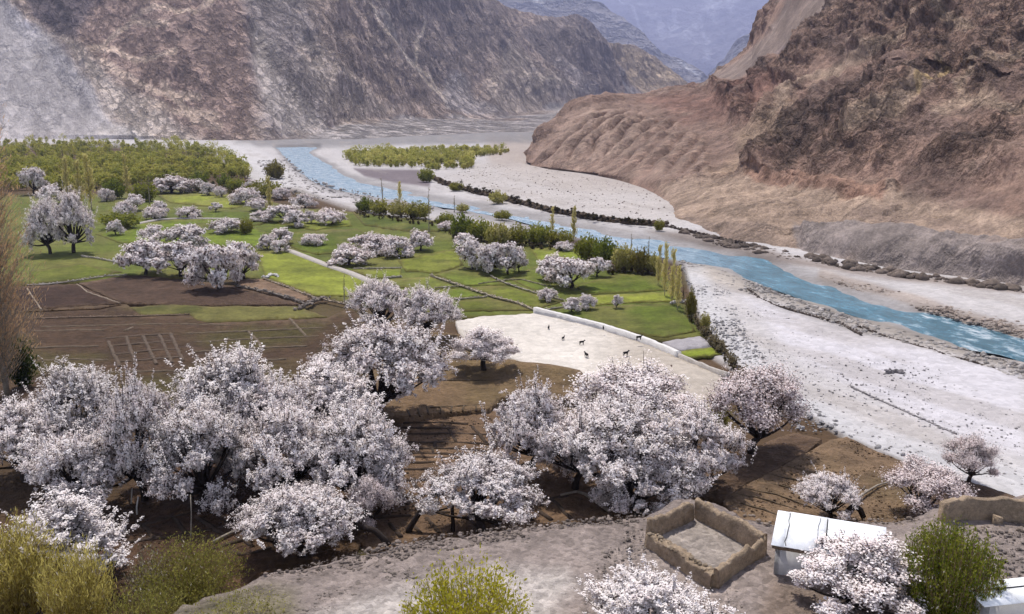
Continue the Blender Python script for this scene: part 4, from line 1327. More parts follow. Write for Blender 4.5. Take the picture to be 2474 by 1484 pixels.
def blossom_variant(name, seed, W, H, lobes, twigs, per, size, up=0.0, tint=0.0, low=0.38, spread=0.10, bare=0.3, darkk=0.08, shoots=0):
    """apricot tree in flower: trunk mesh and crown mesh in metres"""
    rng = np.random.default_rng(seed)
    mb = MB()
    fork = np.array([rng.normal(0, .03) * W, rng.normal(0, .03) * W, H * rng.uniform(.14, .22)])
    tr = W * 0.027
    mb.tube(bez(np.array([0, 0, -.4]), np.array([rng.normal(0, .05) * W, rng.normal(0, .05) * W, H * .12]), fork, 6), np.linspace(tr * 1.35, tr, 6), 7)
    cen, col, base0, tip0, ax = [], [], [], [], []
    off = rng.uniform(0, 6.28)
    for i in range(lobes):
        a = off + i * 2.39996 + rng.normal(0, .25)
        q = math.sqrt((i + .4) / lobes)
        rad = W * .36 * q
        c = np.array([rad * math.cos(a), rad * math.sin(a), H * (0.80 - (0.80 - low) * q ** 1.8 * rng.uniform(.55, 1.15)) + rng.normal(0, .06) * H])
        lr = W * .46 / math.sqrt(lobes) * rng.uniform(.6, 1.5)
        mid = fork * .45 + c * .55 + np.array([rng.normal(0, .06) * W, rng.normal(0, .06) * W, -.08 * H * rng.random()])
        pts = bez(fork, mid, c, 7)
        mb.tube(pts, np.linspace(tr * .62, tr * .14, 7), 5)
        d = rand_dirs(rng, twigs, .55 + up)
        ln = lr * rng.uniform(.55, 1.3, twigs) * (1 + up * .9 * np.maximum(0, d[:, 2]) * rng.random(twigs))
        s0 = c + d * lr * .05 + rng.normal(0, lr * .2, (twigs, 3))
        e0 = s0 + d * ln[:, None] * np.array([1, 1, .85]) + np.array([0, 0, up * .25 * lr])
        base0.append(s0)
        tip0.append(e0)
        # blossoms sit in puffs along the outer part of each twig
        npf = 3
        tp = bare + (1.02 - bare) * (np.arange(npf)[None, :] + rng.uniform(.25, 1.0, (twigs, npf))) / npf
        pc = s0[:, None, :] + (e0 - s0)[:, None, :] * tp[:, :, None] + rng.normal(0, lr * .10, (twigs, npf, 3))
        p = np.repeat(pc, per // npf, 1)
        p = p + rng.normal(0, spread * lr, p.shape)
        per_ = p.shape[1]
        cen.append(p.reshape(-1, 3))
        k = np.repeat(rng.random(twigs), per_)
        wh, pk = np.array([.95, .89, .865]), np.array([.83, .67, .65])
        mixv = np.clip(tint + (k - .5) * .5 + rng.normal(0, .12, len(k)), 0, 1)[:, None]
        cc = wh * (1 - mixv) + pk * mixv
        cc = np.where(rng.random(len(cc))[:, None] < darkk, cc * (.16, .12, .11), cc)
        col.append(cc)
        ax.append(np.repeat(d, per_, 0))
    if shoots:
        # long upright shoots that break the outline
        lc = np.array([b_.mean(0) for b_ in base0])
        pick = lc[rng.choice(len(lc), shoots, p=(lc[:, 2] - lc[:, 2].min() + .15 * H) / np.sum(lc[:, 2] - lc[:, 2].min() + .15 * H))]
        s0 = pick + rng.normal(0, W * .05, (shoots, 3))
        d = rand_dirs(rng, shoots) * .38 + np.array([0, 0, 1.0]) + (s0 * (1, 1, 0)) / (W * .5) * .45
        d /= np.linalg.norm(d, axis=1)[:, None]
        e0 = s0 + d * (H * rng.uniform(.16, .36, shoots))[:, None]
        base0.append(s0)
        tip0.append(e0)
        m_ = 60
        t = .2 + .8 * rng.random((shoots, m_))
        p = s0[:, None, :] + (e0 - s0)[:, None, :] * t[:, :, None] + rng.normal(0, W * .0075, (shoots, m_, 3)) * (1.25 - .6 * t[:, :, None])
        cen.append(p.reshape(-1, 3))
        mv = np.clip(tint + rng.normal(0, .15, shoots * m_), 0, 1)[:, None]
        col.append(np.array([.95, .89, .865]) * (1 - mv) + np.array([.83, .67, .65]) * mv)
        ax.append(np.repeat(d, m_, 0))
    V, Q = prisms(np.concatenate(base0), np.concatenate(tip0), tr * .15, tr * .05)
    mb.add(V, None, Q)
    cen = np.concatenate(cen)
    outw = np.concatenate(ax) * .8 + (cen - np.array([0, 0, H * .45])) / (W * .5) * .6 + np.array([0, 0, .35])
    col = np.repeat(np.concatenate(col), 4, 0)
    V, Q = quads(cen, size * rng.uniform(.6, 1.35, len(cen)), rng, 1.2, np.concatenate(ax), .2, outw, .85)
    crown = mesh_np("crown_" + name, V, Q, M_blossom, col)
    trunk = mb.mesh("trunk_" + name, M_bark, None, True)
    lo, hi = np.percentile(cen, 1, 0), np.percentile(cen, 99, 0)
    return dict(trunk=trunk, crown=crown, W=(hi[0] - lo[0] + hi[1] - lo[1]) / 2, H=hi[2], mid=(lo + hi) / 2)


VAR = {}
for k in range(5):
    VAR["a%d" % k] = blossom_variant("a%d" % k, 100 + k, 8.5, 6.8, 27 + 3 * (k % 3), 32, 78, .098, .35 + 0.3 * (k % 2), 0.10 + .06 * (k % 3), .22, .10, .3, .11, 60)
for k in range(3):
    VAR["u%d" % k] = blossom_variant("u%d" % k, 200 + k, 7.0, 8.0, 24, 40, 75, .095, 1.9, 0.02, .24, .10, .3, .08, 130)
for k in range(2):
    VAR["t%d" % k] = blossom_variant("t%d" % k, 180 + k, 8.5, 6.8, 26, 36, 78, .10, .4, .14, .45, .105, .3, .13, 40)
for k in range(2):
    VAR["p%d" % k] = blossom_variant("p%d" % k, 300 + k, 6.0, 5.6, 20, 42, 39, .088, .4, .55, .36, .18, .2, .16)
for k in range(2):
    VAR["w%d" % k] = blossom_variant("w%d" % k, 330 + k, 6.0, 5.0, 22, 46, 45, .092, .7, .22, .36, .16, .25, .10)
for k in range(4):
    VAR["s%d" % k] = blossom_variant("s%d" % k, 400 + k, 6.0, 4.6, 13, 26, 33, .24, .1, 0.16, .22, .14, .3, .14)
for k in range(3):
    VAR["h%d" % k] = blossom_variant("h%d" % k, 450 + k, 7.0, 3.6, 13, 24, 33, .25, .0, 0.26, .22, .14, .3, .14)


def leafy_variant(name, seed, W, H, shoots, per, size, colA, colB, base=0.0, asp=2.0, jit=.05, upr=0.5, trunk_r=0.05, bark=None, top=.45, tmin=.25, pale=0.0):
    """many shoots from a short stem, leaves along each"""
    rng = np.random.default_rng(seed)
    mb = MB()
    if base > 0:
        mb.tube(np.array([(0, 0, -.3), (0.02 * W, 0, base * .5), (0, 0.01 * W, base)]), np.array([trunk_r * 1.4, trunk_r * 1.1, trunk_r]), 7)
    phi = rng.uniform(0, 6.283, shoots)
    q = np.sqrt(rng.random(shoots))
    rho = q * W / 2
    zt = base + (H - base) * (1 - top * q ** 2) * rng.uniform(.6, 1.0, shoots)
    o = np.stack([rho * .12 * np.cos(phi), rho * .12 * np.sin(phi), np.full(shoots, base * .9)], 1)
    e = np.stack([rho * np.cos(phi), rho * np.sin(phi), zt], 1)
    m = o * .5 + e * .5
    m[:, :2] *= (1 + .7 * (upr))
    m[:, 2] -= .12 * (H - base)
    cen, ax, cc = [], [], []
    for i in range(shoots):
        pts = bez(o[i], m[i], e[i], 5)
        rr = np.linspace(trunk_r * .30, trunk_r * .05, 5)
        if i < 60:
            mb.tube(pts, rr * (1.6 if i < 14 else 1), 4 if i < 14 else 3, False)
        else:
            V, Q = prisms(pts[:-1], pts[1:], trunk_r * .12, trunk_r * .08)
            mb.add(V, None, Q)
        t = tmin + (1.03 - tmin) * rng.random(per)
        tt = t[:, None]
        p = o[i] * (1 - tt) ** 2 + 2 * m[i] * tt * (1 - tt) + e[i] * tt * tt
        p = p + rng.normal(0, jit * W, (per, 3))
        cen.append(p)
        d = (e[i] - m[i])
        ax.append(np.tile(d / (np.linalg.norm(d) + 1e-9), (per, 1)))
        k = np.clip(rng.random() + rng.normal(0, .25, per), 0, 1)[:, None]
        c = colA * (1 - k) + colB * k
        if pale:
            c = np.where(rng.random(per)[:, None] < pale, np.array([.70, .64, .52]), c)
        cc.append(c)
    cen = np.concatenate(cen)
    V, Q = quads(cen, size * rng.uniform(.5, 1.3, len(cen)), rng, asp, np.concatenate(ax), .55)
    return dict(trunk=mb.mesh("trunk_" + name, bark or M_bark, None, True), crown=mesh_np("crown_" + name, V, Q, M_leaf, np.repeat(np.concatenate(cc), 4, 0)), W=W, H=H, mid=np.array([0, 0, H / 2]))


OL, YG, DG, GRN = C(134, 132, 58, 1.2), C(168, 160, 52, 1.1), C(92, 102, 36, 1.1), C(112, 120, 46, 1.2)
TANL = C(176, 166, 110, 1.1)
M_twig = terrain_mat("twig_brown", (3, 12), 0.3, 0.5, 0.03, color=(0.26, 0.17, 0.10))
for k in range(4):
    VAR["b%d" % k] = leafy_variant("b%d" % k, 500 + k, 5.0, 4.2, 90, 22, .34, (OL, GRN, DG, OL)[k], (C(140, 134, 60, .75), OL, GRN, TANL)[k], 0.25, 1.4, .05, .6, .06)
for k in range(2):
    VAR["r%d" % k] = leafy_variant("r%d" % k, 520 + k, 4.2, 4.0, 130, 20, .22, (OL, C(128, 120, 60, .75))[k], (TANL, C(150, 140, 70, .75))[k], 0.1, 2.6, .03, .2, .04, M_twig)
VAR["willow"] = leafy_variant("willow", 540, 5.6, 7.0, 480, 70, .085, C(92, 108, 24, .95), C(150, 150, 56, .95), .5, 2.4, .016, .95, .16, M_twig, .34, .32, .03)
VAR["yellow"] = leafy_variant("yellow", 541, 5.5, 5.0, 230, 50, .085, C(196, 186, 60, 1), C(160, 156, 44, .95), .3, 2.4, .03, .5, .07, M_twig, .5, .3, .02)
VAR["reed0"] = leafy_variant("reed0", 542, 6.0, 5.0, 420, 40, .07, C(146, 134, 62, 1.0), C(204, 190, 112, 1.1), .1, 5.0, .022, .1, .05, M_twig, .35, .15, .02)
VAR["reed1"] = leafy_variant("reed1", 543, 6.0, 4.2, 330, 34, .07, C(112, 110, 46, .95), C(164, 158, 84, 1.05), .1, 3.0, .03, .5, .05, M_twig, .5, .15, .01)
VAR["green"] = leafy_variant("green", 544, 3.0, 5.0, 90, 36, .2, C(50, 66, 22, .7), C(84, 98, 34, .75), .2, 1.5, .045, .5, .06, None, .4, .1, .03)
VAR["thorn"] = leafy_variant("thorn", 545, 4.0, 3.0, 90, 30, .10, C(176, 166, 138, .8), C(120, 112, 70, .8), .1, 1.6, .04, .6, .05, None, .5, .2, .25)


def poplar_variant(name, seed, W, H, n, per, size, colA, colB, bark, asp=6.0, tr=.14, lowest=.1):
    rng = np.random.default_rng(seed)
    mb = MB()
    zz = np.linspace(-.3, H * .97, 12)
    tx = np.cumsum(rng.normal(0, W * .012, 12))
    tp = np.stack([tx, np.cumsum(rng.normal(0, W * .012, 12)), zz], 1)
    mb.tube(tp, np.linspace(tr, tr * .1, 12), 7)
    z0 = H * (lowest + (.9 - lowest) * rng.random(n))
    phi = rng.uniform(0, 6.283, n)
    f = z0 / H
    ln = H * rng.uniform(.08, .22, n) * (1.15 - .6 * f)
    out = W / 2 * rng.uniform(.4, 1.0, n) * (1.08 - (.45 if W > 3 else .75) * f)
    o = np.stack([np.interp(z0, zz, tp[:, 0]), np.interp(z0, zz, tp[:, 1]), z0], 1)
    e = o + np.stack([out * np.cos(phi), out * np.sin(phi), ln], 1)
    V, Q = prisms(o, e, tr * .16, tr * .05)
    mb.add(V, None, Q)
    t = rng.random((n, per)) ** .7
    p = o[:, None] + (e - o)[:, None] * t[:, :, None] + rng.normal(0, W * .035, (n, per, 3))
    d = (e - o) / np.linalg.norm(e - o, axis=1)[:, None]
    d = d + np.array([0, 0, .8])
    d /= np.linalg.norm(d, axis=1)[:, None]
    cen = p.reshape(-1, 3)
    V, Q = quads(cen, size * rng.uniform(.6, 1.3, len(cen)), rng, asp, np.repeat(d, per, 0), .75)
    k = rng.random(len(cen))[:, None]
    return dict(trunk=mb.mesh("trunk_" + name, bark, None, True), crown=mesh_np("crown_" + name, V, Q, M_leaf, np.repeat(colA * (1 - k) + colB * k, 4, 0)), W=W, H=H, mid=np.array([0, 0, H / 2]))


VAR["poplar_big"] = poplar_variant("poplar_big", 600, 6.5, 31, 800, 26, .042, C(214, 180, 140, 1.1), C(180, 146, 110, 1.1), M_barkpale, 12, .2, .03)
for k in range(2):
    VAR["poplar%d" % k] = poplar_variant("poplar%d" % k, 610 + k, 1.9, 9.0, 110, 9, .13, C(176, 166, 96, 1.2), C(204, 192, 134, 1.2), M_barkpale, 4.5, .07, .06)
VAR["pole"] = poplar_variant("pole", 620, .5, 8.0, 24, 3, .07, C(140, 134, 84, .75), C(170, 160, 110, .75), M_barkpale, 4, .06, .3)

_rot = np.random.default_rng(77)


G1, G2 = "big blossom trees of the left group", "big blossom trees of the middle group"


def plant(var, x0, x1, ytop, by, z, label, name="blossom_tree", cat="tree", group=None, bx=None, extra=None, hmul=1.0):
    """a tree whose crown spans x0..x1, reaches up to ytop and stands at row by (photo pixels) on ground of height z"""
    v = VAR[var]
    bxx = bx if bx is not None else (x0 + x1) / 2
    base = U1(bxx, by, z)
    k = ppm(base)
    th = math.atan2(CAMH - z, math.hypot(base[0], base[1]))
    wm = (x1 - x0) / k * (1.04 if group in (G1, G2) else 1.0)
    hm = max(0.4 * wm, ((by - ytop) / k - 0.22 * wm * math.sin(th)) / math.cos(th)) * hmul * (.93 if group in (G1, G2) else 1)
    root = thing(name, label, cat, base, group)
    sxy, sz = wm / v["W"], hm / v["H"]
    ang = _rot.uniform(0, 6.283)
    for part in ("trunk", "crown"):
        o = link(part, v[part], root)
        o.scale = (sxy, sxy, sz)
        o.rotation_euler = (0, 0, ang)
    return root


G1, G2 = "big blossom trees of the left group", "big blossom trees of the middle group"
T = [
    # left group
    ("a0", -40, 175, 948, 1160, .15, "blossom tree cut by the left frame edge, lowest white crown there", G1),
    ("u0", 105, 290, 866, 1120, .15, "tall pointed white blossom tree at the upper left of the left group", G1),
    ("a1", 90, 285, 1030, 1245, .15, "white blossom tree drooping lowest at the left of the left group", G1),
    ("a2", 255, 440, 905, 1205, .15, "rounded white blossom tree second from the left in the left group's skyline", G1),
    ("u1", 450, 680, 822, 1130, .15, "tallest spiky white blossom tree in the middle of the left group's skyline", G1),
    ("a3", 385, 600, 965, 1225, .15, "front blossom tree under the tallest spiky one in the left group", G1),
    ("u2", 685, 905, 862, 1100, .15, "bright feathery white blossom tree at the right of the left group's skyline", G1),
    ("a4", 590, 800, 965, 1215, .15, "front grey-white blossom tree in the centre right of the left group", G1),
    ("a0", 740, 975, 962, 1215, .15, "broad dense blossom tree at the right end of the left group", G1),
    ("t1", 600, 860, 1165, 1345, .15, "low blossom tree on dark ground hanging in front of the left group", None),
    ("p0", 845, 950, 1150, 1275, .15, "small thin pinkish blossom tree below the left group's right end", None),
    ("a1", 560, 760, 900, 1150, .15, "blossom tree filling the gap right of the tallest spiky one", G1),
    ("a2", 830, 975, 1010, 1200, .15, "dense low blossom tree at the very right corner of the left group", G1),
    ("a1", 1300, 1480, 985, 1180, .2, "blossom tree between the leftmost and the central one of the middle group", G2),
    # centre
    ("t1", 785, 1072, 768, 1015, .2, "large blossom tree with thick dark trunk above the left group", None),
    ("t0", 850, 990, 675, 805, .2, "left lobe tree of the pair of blossom trees at the sand flat's corner", None),
    ("t1", 960, 1108, 692, 825, .2, "right lobe tree of the pair of blossom trees at the sand flat's corner", None),
    ("w0", 1095, 1242, 788, 888, .9, "thin airy blossom tree at the near left corner of the sand flat", None),
    # middle group
    ("a2", 1185, 1390, 918, 1150, .2, "leftmost blossom tree of the middle group", G2),
    ("w1", 1405, 1665, 866, 1065, .3, "rear blossom tree of the middle group against the pale sand", G2),
    ("a0", 1365, 1650, 945, 1200, .2, "big central blossom tree of the middle group", G2),
    ("a4", 1590, 1775, 975, 1185, .2, "rightmost dense blossom tree of the middle group", G2),
    ("a3", 1450, 1625, 1085, 1238, .2, "low front blossom tree of the middle group, hanging over the hillside edge", G2),
    ("p1", 1708, 1922, 885, 1092, .3, "pinkish airy blossom tree against the white riverbed", None),
    # right
    ("p0", 2278, 2398, 1052, 1166, .4, "sparse pink blossom tree standing alone on the riverbed edge", None),
    ("p1", 2148, 2335, 1118, 1252, .45, "pinkish bushy blossom tree left of the mud wall", None),
    ("t0", 1928, 2068, 1142, 1258, .55, "small grey-pink blossom tree on the ochre plot behind the house", None),
    ("w0", 1930, 2215, 1285, 1478, 4.4, "blossom tree in front of the white-roofed house", None),
    ("u1", 1425, 1700, 1388, 1600, 3.7, "blossom tree rising from the bottom edge below the roofless enclosure", None),
    ("u2", 25, 295, 1192, 1420, .2, "white blossom tree behind the yellow-brown willow thicket at lower left", None),
    # fields, left
    ("a0", 75, 165, 480, 612, .15, "left tree of the two white blossom trees by the tall bare poplar", None),
    ("a4", 130, 226, 468, 610, .15, "right tree of the two white blossom trees by the tall bare poplar", None),
]
for t in T:
    plant(*t[:6], t[6], group=t[7])
# the leaning tree by the hillside edge, with its bent dark trunks
tr = plant("t0", 1028, 1305, 1098, 1282, .2, "blossom tree leaning right on two dark bare trunks at the hillside edge", hmul=1.0)
mb = MB()
bb = np.array(tr.location)
for pts, r in (([(982, 1297), (992, 1272), (1012, 1240), (1035, 1210), (1052, 1188), (1085, 1168)], (.24, .22, .2, .2, .18, .1)), ([(1093, 1284), (1094, 1262), (1092, 1230), (1100, 1190)], (.16, .14, .13, .08)), ([(1012, 1240), (1050, 1236), (1090, 1225)], (.1, .07, .05))):
    mb.tube(np.array([at_depth(x, y, bb) for x, y in pts]) - bb, np.array(r), 8)
link("trunk", mb.mesh("leaning_trunk", M_bark, None, True), tr)
mb = MB()
low = [o for o in bpy.data.objects if o.get("label", "").startswith("low blossom tree on dark ground")][0]
bb = np.array(low.location)
for pts, r in (([(938, 1318), (925, 1300), (905, 1282), (880, 1275), (850, 1270), (800, 1250)], (.26, .24, .22, .2, .18, .12)), ([(868, 1280), (862, 1262), (850, 1240)], (.22, .2, .12))):
    mb.tube(np.array([at_depth(x, y, bb) for x, y in pts]) - bb, np.array(r), 8)
link("trunk", mb.mesh("crawling_trunk", M_bark, None, True), low)

# blossom trees in the fields, smaller with distance
S = [
    ("s0", 298, 400, 578, 662, "left crown of the white blossom clump in the green meadow"),
    ("s1", 385, 490, 585, 668, "middle crown of the white blossom clump in the green meadow"),
    ("s2", 465, 578, 592, 700, "front round crown of the white blossom clump in the green meadow"),
    ("s3", 545, 628, 585, 676, "right crown of the white blossom clump in the green meadow"),
    ("s1", 345, 405, 545, 592, "small blossom tree behind the left of the white meadow clump"),
    ("s2", 405, 500, 545, 602, "blossom tree behind the middle of the white meadow clump"),
    ("s0", 262, 300, 533, 568, "tiny lone blossom tree on thin trunk left of the meadow clump"),
    ("h0", 508, 585, 528, 562, "low blossom tree beside a green bush at the end of the curved path"),
    ("s3", 625, 665, 568, 602, "left tree of a small blossom trio at the head of the footpath"),
    ("s1", 650, 708, 552, 590, "rear tree of a small blossom trio at the head of the footpath"),
    ("s2", 655, 695, 580, 610, "front tree of a small blossom trio at the head of the footpath"),
    ("h1", 732, 785, 565, 592, "low blossom tree right of the footpath's head"),
    ("h2", 800, 890, 598, 640, "low white blossom tree at the left of the greyish orchard row"),
    ("h0", 815, 850, 588, 615, "small blossom tree just above the left end of the greyish orchard row"),
    ("h1", 850, 945, 565, 612, "left rounded blossom tree of the greyish orchard row"),
    ("h2", 915, 1000, 572, 618, "middle rounded blossom tree of the greyish orchard row"),
    ("s0", 985, 1045, 558, 605, "right tree of the greyish orchard row beside thin poles"),
    ("s3", 1098, 1150, 563, 602, "top left crown of the round blossom grove by the river hedge"),
    ("s0", 1110, 1175, 580, 648, "left crown of the round blossom grove by the river hedge"),
    ("s2", 1150, 1215, 590, 660, "centre front crown of the round blossom grove by the river hedge"),
    ("s1", 1195, 1262, 588, 662, "right crown of the round blossom grove by the river hedge"),
    ("s3", 1235, 1272, 606, 655, "rightmost small crown of the round blossom grove by the river hedge"),
    ("s0", 1293, 1370, 618, 675, "left tree of the blossom pair beside the round grove"),
    ("s2", 1325, 1425, 622, 695, "front tree of the blossom pair beside the round grove, with a bare stem"),
    ("s1", 1418, 1468, 623, 668, "small grey blossom tree close under the river hedge"),
    ("s3", 1360, 1402, 718, 755, "left one of three small separate blossom trees on the near green plots"),
    ("s0", 1400, 1440, 712, 748, "middle one of three small separate blossom trees on the near green plots"),
    ("s1", 1477, 1502, 713, 745, "right smallest one of three separate blossom trees on the near green plots"),
    ("h0", 1298, 1342, 697, 728, "low greyish blossom bush at the end of the pale wall"),
    # far left rows
    ("s2", 60, 112, 408, 470, "faint far blossom tree partly behind the tall bare poplar"),
    ("s0", 95, 148, 448, 492, "blossom tree just behind the two white trees by the poplar"),
    ("h1", 240, 274, 457, 486, "far blossom bush at the foot of the pale poplar column"),
    ("s1", 305, 350, 470, 508, "far blossom tree below the rounded green bush"),
    ("h2", 278, 325, 488, 522, "low far blossom tree left below the rounded green bush"),
    ("h0", 350, 395, 500, 530, "left one of a far blossom pair at the curved path"),
    ("s3", 368, 408, 486, 524, "taller one of a far blossom pair at the curved path"),
    ("h1", 430, 480, 500, 526, "greyish far blossom bush right of the far pair"),
    ("h2", 370, 465, 433, 466, "long greyish far orchard clump below the green wood"),
    ("s0", 486, 522, 442, 472, "round far blossom tree right of the long orchard clump"),
    ("h0", 520, 548, 452, 476, "small round far blossom tree next to the round one"),
    ("h1", 560, 625, 455, 492, "wide far blossom clump below the green wood's right tip"),
    ("h2", 590, 630, 436, 466, "greyish far blossom tree at the green wood's right tip"),
    ("s1", 508, 535, 490, 512, "tiny far blossom tree alone on the far meadow"),
    ("h0", 600, 650, 480, 508, "far blossom clump between the wide one and the riverbank"),
    ("h1", 660, 700, 455, 480, "pale far blossom bush on the riverbank gravel"),
    ("h2", 710, 762, 470, 500, "rounded greyish blossom bush by the upper river"),
    ("s2", 645, 720, 495, 535, "left tree of the blossom row by the upper river"),
    ("s3", 690, 745, 508, 548, "front tree of the blossom row by the upper river"),
    ("s0", 735, 768, 510, 540, "small middle tree of the blossom row by the upper river"),
    ("h0", 765, 835, 505, 542, "right end tree of the blossom row by the upper river"),
    ("h1", 610, 660, 510, 534, "low left end bush of the blossom row by the upper river"),
    ("h2", 1338, 1385, 583, 605, "small greyish blossom bush at the foot of the river hedge"),
    ("h0", 1060, 1100, 535, 556, "small pale blossom bush left of the hedge's darkest part"),
]
for t in S:
    plant(t[0], *t[1:5], .12, t[5], group="blossom trees among the green fields")

# green bushes, hedge and willows
B = [
    ("b2", 250, 305, 425, 480, "dark green bush left of two under the pale poplars"),
    ("b1", 318, 382, 432, 486, "rounded bright green bush under the pale poplars"),
    ("b2", 455, 505, 410, 458, "dark green bush in front of the wood"),
    ("b2", 525, 562, 415, 456, "dark green bush at the right of the wood's front"),
    ("b1", 548, 595, 425, 462, "mid green bush at the wood's right tip"),
    ("b0", 600, 680, 430, 475, "olive bush beside the upper river gravel"),
    ("r1", 640, 690, 385, 432, "thin tan bush standing on the pale sandbar"),
    ("b1", 240, 335, 505, 552, "low bright yellow-green bush left of the curved path"),
    ("b0", 580, 612, 522, 566, "small green bush next to the low blossom tree by the path"),
    ("b2", 858, 905, 472, 512, "dark green bush at the left end of the far river hedge"),
    ("b0", 890, 945, 478, 518, "olive bush second from the left in the far river hedge"),
    ("b3", 935, 990, 480, 522, "tan-olive bush in the middle of the far river hedge"),
    ("b0", 980, 1042, 482, 528, "olive bush at the right end of the far river hedge"),
    ("b1", 1055, 1100, 508, 545, "low green bush between the two river hedges"),
    ("b2", 1085, 1145, 508, 575, "dark green bush at the left end of the near river hedge"),
    ("b1", 1130, 1190, 520, 582, "green bush second from the left in the near river hedge"),
    ("r0", 1165, 1235, 528, 596, "tan-green brushy bush in the near river hedge"),
    ("b0", 1225, 1275, 535, 590, "olive bush in the middle of the near river hedge"),
    ("b1", 1265, 1335, 532, 592, "bright green bush in the middle of the near river hedge"),
    ("b0", 1320, 1385, 548, 594, "olive bush beside the two thin yellow poplars"),
    ("b1", 1388, 1450, 558, 628, "large green bush right of the thin yellow poplars"),
    ("b2", 1430, 1495, 565, 640, "large dark green bush in the right part of the near river hedge"),
    ("r0", 1475, 1535, 580, 655, "brushy green bush in the right part of the near river hedge"),
    ("r1", 1520, 1572, 592, 660, "tan-green brushy bush close to the bare poplar row"),
    ("b3", 1555, 1598, 608, 662, "last olive bush of the near river hedge before the poplar row"),
    ("b0", 1150, 1215, 585, 652, "green bush growing inside the round blossom grove"),
    ("b0", 1190, 1235, 505, 530, "pale green bush on the riverbank behind the near hedge"),
    ("b3", 1100, 1135, 490, 512, "small yellow-green bush behind the left of the near hedge"),
    ("b1", 1010, 1050, 400, 440, "yellow-green bush at the near tip of the island thicket"),
    ("b3", 1180, 1225, 458, 492, "yellow-green bush on the dark embankment"),
    ("b0", 1085, 1120, 438, 462, "low green bush at the embankment's left end"),
    ("b0", 1580, 1604, 526, 558, "small yellow-green tree on dark stem at the embankment's right end"),
    ("green", 22, 95, 796, 935, "dark green leafy shrub at the foot of the tall bare poplar"),
    ("r1", 1655, 1682, 690, 775, "thin yellow poplar clump right of the tall bare row"),
    ("r0", 1690, 1715, 750, 800, "small olive shrub below the thin yellow poplar clump"),
    ("thorn", 300, 420, 1310, 1440, "pale flowering thorn shrub among the olive bushes at lower left"),
    ("r0", 1695, 1760, 955, 1040, "olive shrub between the middle group and the pink tree"),
]
for t in B:
    plant(t[0], *t[1:5], .1, t[5], "bush", "bush")
plant("willow", 2168, 2392, 1240, 1520, HZ - .5, "dense vase-shaped green willow beside the white-roofed house", "willow_tree", "tree")
plant("yellow", 965, 1285, 1325, 1600, HZ, "bright yellow-green willow shrub at the bottom edge", "willow_bush", "bush")
plant("reed0", -60, 150, 1225, 1500, 1.0, "yellow-brown willow thicket in the lower left corner", "willow_bush", "bush")
plant("reed0", 110, 290, 1290, 1560, 1.0, "olive-yellow willow shrub in front of the white tree at lower left", "willow_bush", "bush")
plant("reed1", 330, 600, 1270, 1450, .3, "feathery olive shrub around the thin pole at lower left", "willow_bush", "bush")
plant("reed1", 230, 470, 1390, 1570, 2.0, "dark olive shrub at the bottom left edge", "willow_bush", "bush")
plant("reed1", 430, 720, 1420, 1560, HZ - 1.5, "low dry olive shrub at the bottom edge by the hillside", "willow_bush", "bush")

# poplars
plant("poplar_big", -115, 118, 215, 955, .15, "very tall bare brown poplar along the left frame edge", "poplar_tree", "tree", bx=18)
PO = [
    ("poplar0", 178, 212, 385, 508, "left pale poplar of the pale column by the far wood"), ("poplar1", 205, 240, 372, 505, "right pale poplar of the pale column by the far wood"),
    ("poplar0", 298, 322, 372, 478, "pale poplar between the two green bushes"), ("pole", 355, 367, 425, 492, "thin stem beside the rounded green bush"),
    ("poplar1", 150, 178, 380, 478, "faint poplar next to the blossom trees behind the bare poplar"), ("poplar0", 640, 664, 425, 520, "yellowish thin poplar by the blossom row"),
    ("pole", 918, 932, 428, 492, "thin bare pole tree left over the far river hedge"), ("poplar1", 957, 974, 438, 490, "pale thin poplar over the far river hedge"),
    ("pole", 1030, 1042, 448, 560, "tall thin bare stem at the far hedge's right end"), ("pole", 1092, 1102, 470, 512, "short thin stem by the riverbank"),
    ("poplar0", 1325, 1342, 498, 565, "left one of two thin yellow poplars over the river"), ("poplar1", 1374, 1396, 497, 585, "right one of two thin yellow poplars over the river"),
    ("pole", 1519, 1530, 562, 620, "left thin dark stem above the near hedge"), ("pole", 1558, 1570, 568, 640, "right thin dark stem above the near hedge"),
    ("poplar0", 1578, 1602, 590, 690, "first poplar of the bare row at the hedge's end"), ("poplar1", 1592, 1618, 585, 715, "second and tallest poplar of the bare row at the hedge's end"),
    ("poplar0", 1608, 1636, 600, 735, "third poplar of the bare row at the hedge's end"), ("poplar1", 1622, 1648, 640, 750, "last poplar of the bare row at the hedge's end"),
    ("pole", 825, 838, 660, 735, "thin bare stem beside the two-lobed blossom tree"),
]
for t in PO:
    plant(t[0], *t[1:5], .1, t[5], "poplar_tree", "tree", "poplars and thin stems along the fields")


